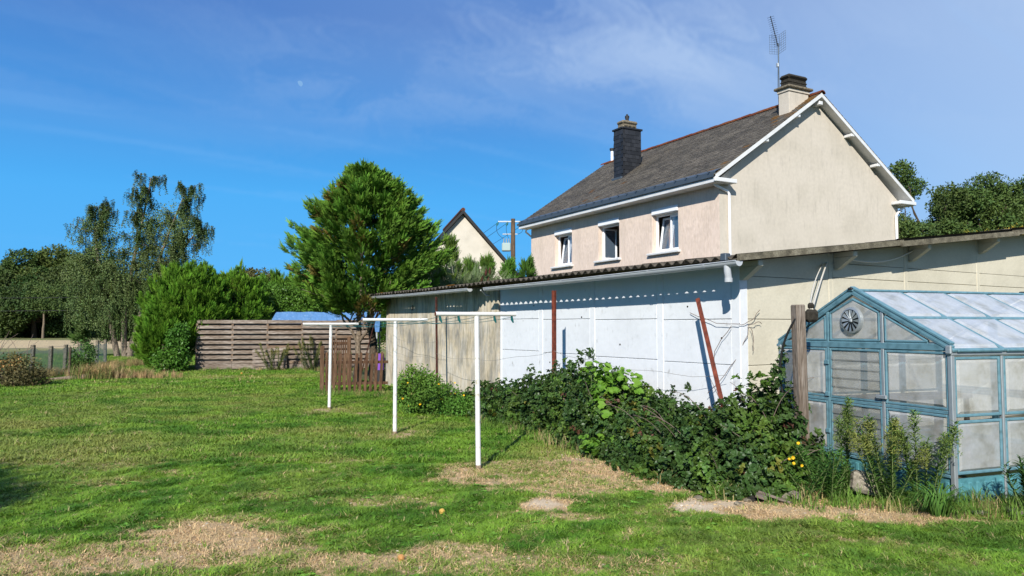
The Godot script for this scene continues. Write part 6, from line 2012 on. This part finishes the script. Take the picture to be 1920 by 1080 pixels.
func weed(called: String, label: String, at: Vector3, stalks: int, h: float, spread: float, tone: Color, tipc: Color, flower: bool, category := "weed", group := "") -> void:
	var t := thing(called, label, category, at, 0.0, group)
	var b := B.new()
	var lf := B.new()
	for i in 9:
		leaf_into(lf, Vector3.ZERO + Vector3(0, i * 0.012, 0), Vector3(cos(i * 2.4), rr(0.3, 0.9), sin(i * 2.4)), Vector3.UP, rr(0.05, 0.09), 0.09)
	var fl := B.new()
	for i in 16: simple_leaf(fl, rdir() * 0.025, (rdir() + Vector3(0, 0.6, 0)).normalized(), 0.024, 0.007)
	var xf := []
	var cols := []
	var fx := []
	var fc := []
	for s in stalks:
		var a := rr(0, TAU)
		var o := Vector3(cos(a), 0, sin(a)) * spread * 0.4 * rng.randf()
		var hh := h * rr(0.6, 1.0)
		var e := o * 2.2 + Vector3(rr(-0.5, 0.5) * spread, hh, rr(-0.5, 0.5) * spread)
		b.tube([o, o.lerp(e, 0.5) + Vector3(0, 0.03, 0), e], [0.006, 0.005, 0.003], 5)
		var n := int(hh / 0.028)
		for i in n:
			var u := (i + 0.5) / n
			xf.append(Transform3D(Basis(Vector3.UP, rr(0, TAU)).scaled(Vector3.ONE * rr(0.7, 1.15)), o.lerp(e, u)))
			cols.append(jit(tone, 0.25, 0.1))
		for i in 26:
			var u := rr(0.72, 1.04)
			fx.append(Transform3D(Basis(Vector3.UP, rr(0, TAU)).scaled(Vector3.ONE * rr(0.7, 1.3)), o.lerp(e, u) + rdir() * 0.055 * (1.25 - u) * 2.2))
			fc.append(jit(tipc, 0.25, 0.08))
	bput("stalks", b, M.stem, t)
	copies("leaves", lf.mesh(M.leaf), xf, cols, t)
	if flower: copies("flower_heads", fl.mesh(M.leaf), fx, fc, t)
func make_weeds() -> void:
	var tip := Color(0.14, 0.20, 0.045)
	weed("goldenrod", "tall goldenrod weed before the greenhouse door", Vector3(3.17, 0, -7.18), 3, 0.92, 0.10, Color(0.075, 0.15, 0.028), tip, true, "weed", "weeds by the greenhouse")
	weed("goldenrod", "bushy goldenrod weed before the right greenhouse panel", Vector3(3.46, 0, -6.9), 11, 0.74, 0.34, Color(0.07, 0.14, 0.026), Color(0.19, 0.21, 0.05), true, "weed", "weeds by the greenhouse")
	weed("goldenrod", "goldenrod weed leaning towards the greenhouse corner post", Vector3(3.74, 0, -6.9), 6, 0.80, 0.30, Color(0.075, 0.145, 0.026), tip, true, "weed", "weeds by the greenhouse")
	weed("green_weed", "leafy green weed between the brambles and the greenhouse", Vector3(2.92, 0, -7.05), 12, 0.52, 0.36, Color(0.075, 0.165, 0.028), tip, false, "weed", "weeds by the greenhouse")
	weed("green_weed", "low leafy weed at the bramble edge beside the sandy patch", Vector3(2.72, 0, -7.0), 8, 0.38, 0.30, Color(0.07, 0.155, 0.028), tip, false, "weed", "weeds by the greenhouse")
	weed("green_weed", "dark leafy weed at the right edge by the greenhouse side", Vector3(4.42, 0, -6.42), 7, 0.42, 0.22, Color(0.05, 0.11, 0.022), tip, false, "weed", "weeds by the greenhouse")
	weed("fence_weed", "wispy yellow green weed before the leaning pallet", Vector3(-8.85, 0, -27.9), 9, 1.05, 0.6, Color(0.14, 0.17, 0.04), Color(0.24, 0.22, 0.06), true, "weed", "weeds by the wooden fence")
	weed("fence_weed", "tall wispy weed right of the leaning pallet", Vector3(-7.5, 0, -28.2), 11, 1.3, 0.7, Color(0.12, 0.155, 0.04), Color(0.22, 0.21, 0.06), true, "weed", "weeds by the wooden fence")
	weed("fence_weed", "small weed at the foot of the fence, left of the picket fence", Vector3(-6.7, 0, -28.2), 9, 0.7, 0.6, Color(0.12, 0.16, 0.04), tip, true, "weed", "weeds by the wooden fence")
	# grass clump at the greenhouse corner
	var t := thing("grass_clump", "tuft of long arching grass at the greenhouse corner", "grass clump", Vector3(3.62, 0, -6.42))
	var b := B.new()
	for i in 120:
		var a := rr(0, TAU)
		var l := rr(0.18, 0.36)
		var o := Vector3(cos(a), 0, sin(a)) * rr(0, 0.08)
		var d := Vector3(cos(a + rr(-0.4, 0.4)), 0, sin(a + rr(-0.4, 0.4)))
		var sd := d.cross(Vector3.UP) * 0.006
		var p1 := o + Vector3(0, l * 0.6, 0) + d * l * 0.25
		var p2 := o + Vector3(0, l * 0.72, 0) + d * l * 0.6
		var p3 := o + Vector3(0, l * rr(0.3, 0.6), 0) + d * l * 0.95
		b.col = jit(Color(0.075, 0.16, 0.028), 0.3)
		b.quad(o - sd, o + sd, p1 + sd, p1 - sd); b.quad(p1 - sd, p1 + sd, p2 + sd * 0.7, p2 - sd * 0.7); b.tri(p2 - sd * 0.7, p2 + sd * 0.7, p3)
	bput("blades", b, M.grass, t)
	# flowering bush in front of the grey wall
	var app := broad_clump(20, 0.05, 0.32, 0.11).mesh(M.leaf)
	var fb := broad_tree("flowering_bush", "light green bush with small yellow flowers before the grey wall", Vector3(-1.55, 0, -13.9), 0.3, [[Vector3(-0.15, 0.40, 0), Vector3(0.45, 0.38, 0.4), 260], [Vector3(0.2, 0.28, 0.1), Vector3(0.4, 0.28, 0.35), 200], [Vector3(-0.25, 0.62, 0), Vector3(0.28, 0.22, 0.25), 110]], app, Vector2(0.7, 1.2), Color(0.11, 0.20, 0.028), -0.35, 3, "", M.stem, 0.015, "bush")
	flowers(fb, 24, Vector3(0, 0.45, 0.1), Vector3(0.55, 0.35, 0.45))
	var f2 := broad_tree("flowering_bush", "low green plant with yellow flowers left of the brambles", Vector3(-0.95, 0, -13.6), 0.15, [[Vector3(0, 0.16, 0), Vector3(0.42, 0.2, 0.35), 200], [Vector3(0.35, 0.14, 0.2), Vector3(0.3, 0.16, 0.3), 120]], app, Vector2(0.6, 1.1), Color(0.10, 0.21, 0.028), -0.35, 4, "", M.stem, 0.012, "bush")
	flowers(f2, 10, Vector3(0.1, 0.28, 0.1), Vector3(0.45, 0.15, 0.35))
	var f3 := thing("marigold", "few bright yellow flowers at the right end of the brambles", "flowers", Vector3(2.72, 0, -7.02))
	flowers(f3, 5, Vector3(0, 0.42, 0.12), Vector3(0.25, 0.14, 0.1), 0.85)
	# scrub at the left edge, half withered
	var lb := broad_tree("withered_bush", "half withered brown and orange bush at the left edge of the lawn", Vector3(-14.2, 0, -20.9), 0.5, [[Vector3(0.2, 0.42, 0), Vector3(0.8, 0.42, 0.6), 200, Color(0.13, 0.12, 0.045)], [Vector3(-0.5, 0.62, 0.2), Vector3(0.6, 0.42, 0.5), 150, Color(0.36, 0.20, 0.07)], [Vector3(0.8, 0.2, 0.3), Vector3(0.7, 0.25, 0.5), 160, Color(0.11, 0.10, 0.04)], [Vector3(-1.3, 0.7, 0), Vector3(0.7, 0.6, 0.7), 160, Color(0.16, 0.13, 0.055)], [Vector3(0.3, 0.5, 0.2), Vector3(0.4, 0.35, 0.3), 60, Color(0.38, 0.22, 0.08)]], app, Vector2(0.9, 1.7), Color(0.15, 0.13, 0.05), -0.05, 8, "", M.cane, 0.02, "bush")
	b = B.new()
	for i in 26: limb(b, Vector3(rr(-1.2, 0.8), 0, rr(-0.3, 0.3)), Vector3(rr(-1.3, 0.9), rr(1.0, 1.7), rr(-0.3, 0.3)), 0.012, 0.004, 0.05)
	bput("dead_stalks", b, M.cane, lb)
	var sap := broad_tree("sapling", "small green sapling beside the dark stake of the field fence", Vector3(-13.9, 0, -24.3), 0.7, [[Vector3(0, 0.75, 0), Vector3(0.35, 0.35, 0.3), 60], [Vector3(-0.1, 0.35, 0), Vector3(0.35, 0.3, 0.3), 60]], app, Vector2(0.9, 1.6), Color(0.08, 0.15, 0.03), -0.3, 9, "", M.stem, 0.012, "sapling")
	# dry tall grass
	var dg := blade_tuft(26, 0.14, 0.3, 0.62, 0.006, 0.45).mesh(M.straw)
	var xf := []
	var cols := []
	for i in 230:
		var u := rng.randf()
		var p := Vector3(-13.2, 0, -23.6).lerp(Vector3(-10.9, 0, -23.9), u * u) + Vector3(rr(-0.5, 0.5), 0, rr(-0.5, 0.5))
		xf.append(Transform3D(Basis(Vector3.UP, rr(0, TAU)).scaled(Vector3.ONE * rr(0.5, 1.1) * (1.15 - u * 0.6)), p)); cols.append(jit(Color(0.40, 0.27, 0.13) if rng.randf() < 0.7 else Color(0.16, 0.19, 0.05), 0.35))
	for i in 240:
		var p := Vector3(-16.0, 0, -21.5).lerp(Vector3(-17.5, 0, -33.5), rng.randf()) + Vector3(rr(0.5, 1.6), 0, rr(-0.5, 0.5))
		xf.append(Transform3D(Basis(Vector3.UP, rr(0, TAU)).scaled(Vector3.ONE * rr(0.35, 0.8)), p)); cols.append(jit(Color(0.27, 0.21, 0.09), 0.3))
	copies("dry_grass", dg, xf, cols, self)
	tag(get_node("dry_grass"), "tall dry brown grass at the edge of the lawn by the field", "grass")
	# unmown edge along fences, brambles and greenhouse
	var eg := blade_tuft(22, 0.10, 0.08, 0.22, 0.004, 0.6).mesh(M.grass)
	xf = []; cols = []
	for q in [[Vector3(-12, 0, -27.8), Vector3(-5.4, 0, -28.7), 190, 0.4], [Vector3(-4.8, 0, -18.3), Vector3(-2.4, 0, -17.2), 130, 0.5], [Vector3(-2.9, 0, -18.0), Vector3(-0.6, 0, -13.4), 170, 0.4], [Vector3(-0.6, 0, -12.9), Vector3(1.1, 0, -9.7), 110, 0.3], [Vector3(2.4, 0, -6.8), Vector3(4.0, 0, -6.6), 40, 0.2], [Vector3(3.9, 0, -6.5), Vector3(5.6, 0, -6.9), 110, 0.25], [Vector3(1.1, 0, -9.5), Vector3(2.3, 0, -7.1), 60, 0.3]]:
		for i in q[2]:
			var p: Vector3 = q[0].lerp(q[1], rng.randf()) + Vector3(rr(-q[3], q[3]), 0, rr(-q[3], q[3]))
			xf.append(Transform3D(Basis(Vector3.UP, rr(0, TAU)).scaled(Vector3.ONE * rr(0.5, 1.2)), p))
			cols.append(jit(Color(0.115, 0.20, 0.03) if rng.randf() < 0.75 else Color(0.34, 0.27, 0.12), 0.25))
	copies("long_grass", eg, xf, cols, self)
	tag(get_node("long_grass"), "longer unmown grass along the fences, wall and greenhouse", "grass")
func flowers(parent: Node3D, n: int, c: Vector3, r: Vector3, k := 1.0) -> void:
	var fl := B.new()
	for i in 6:
		var a := TAU * i / 6.0
		leaf_into(fl, Vector3.ZERO, Vector3(cos(a), 0.35, sin(a)), Vector3.UP, 0.02, 0.45)
	var m := fl.mesh(M.yellow)
	for i in n:
		var d := rdir()
		put("flower", m, parent, Transform3D(along((Vector3(0, 0.5, 1) + rdir() * 0.6).normalized(), rr(0, TAU), Vector3.ONE * rr(0.8, 1.3) * k), c + d * r))

func _ready() -> void:
	rng.seed = 20240907
	soil_noise = noise(0.9, 1, 4); tint_noise = noise(0.5, 2, 3); fine_noise = noise(5.0, 3, 3)
	setup_view()
	make_materials()
	var ym := leafmat(0.6, Color(0.5, 0.4, 0.05)); ym.albedo_color = lin(0.75, 0.45, 0.015)
	M.yellow = ym
	make_ground()
	make_house()
	make_shed()
	make_greenhouse()
	make_fences()
	make_far()
	make_trees()
	make_brambles()
	make_weeds()
	make_posts()
	make_small_things()
	make_grass()
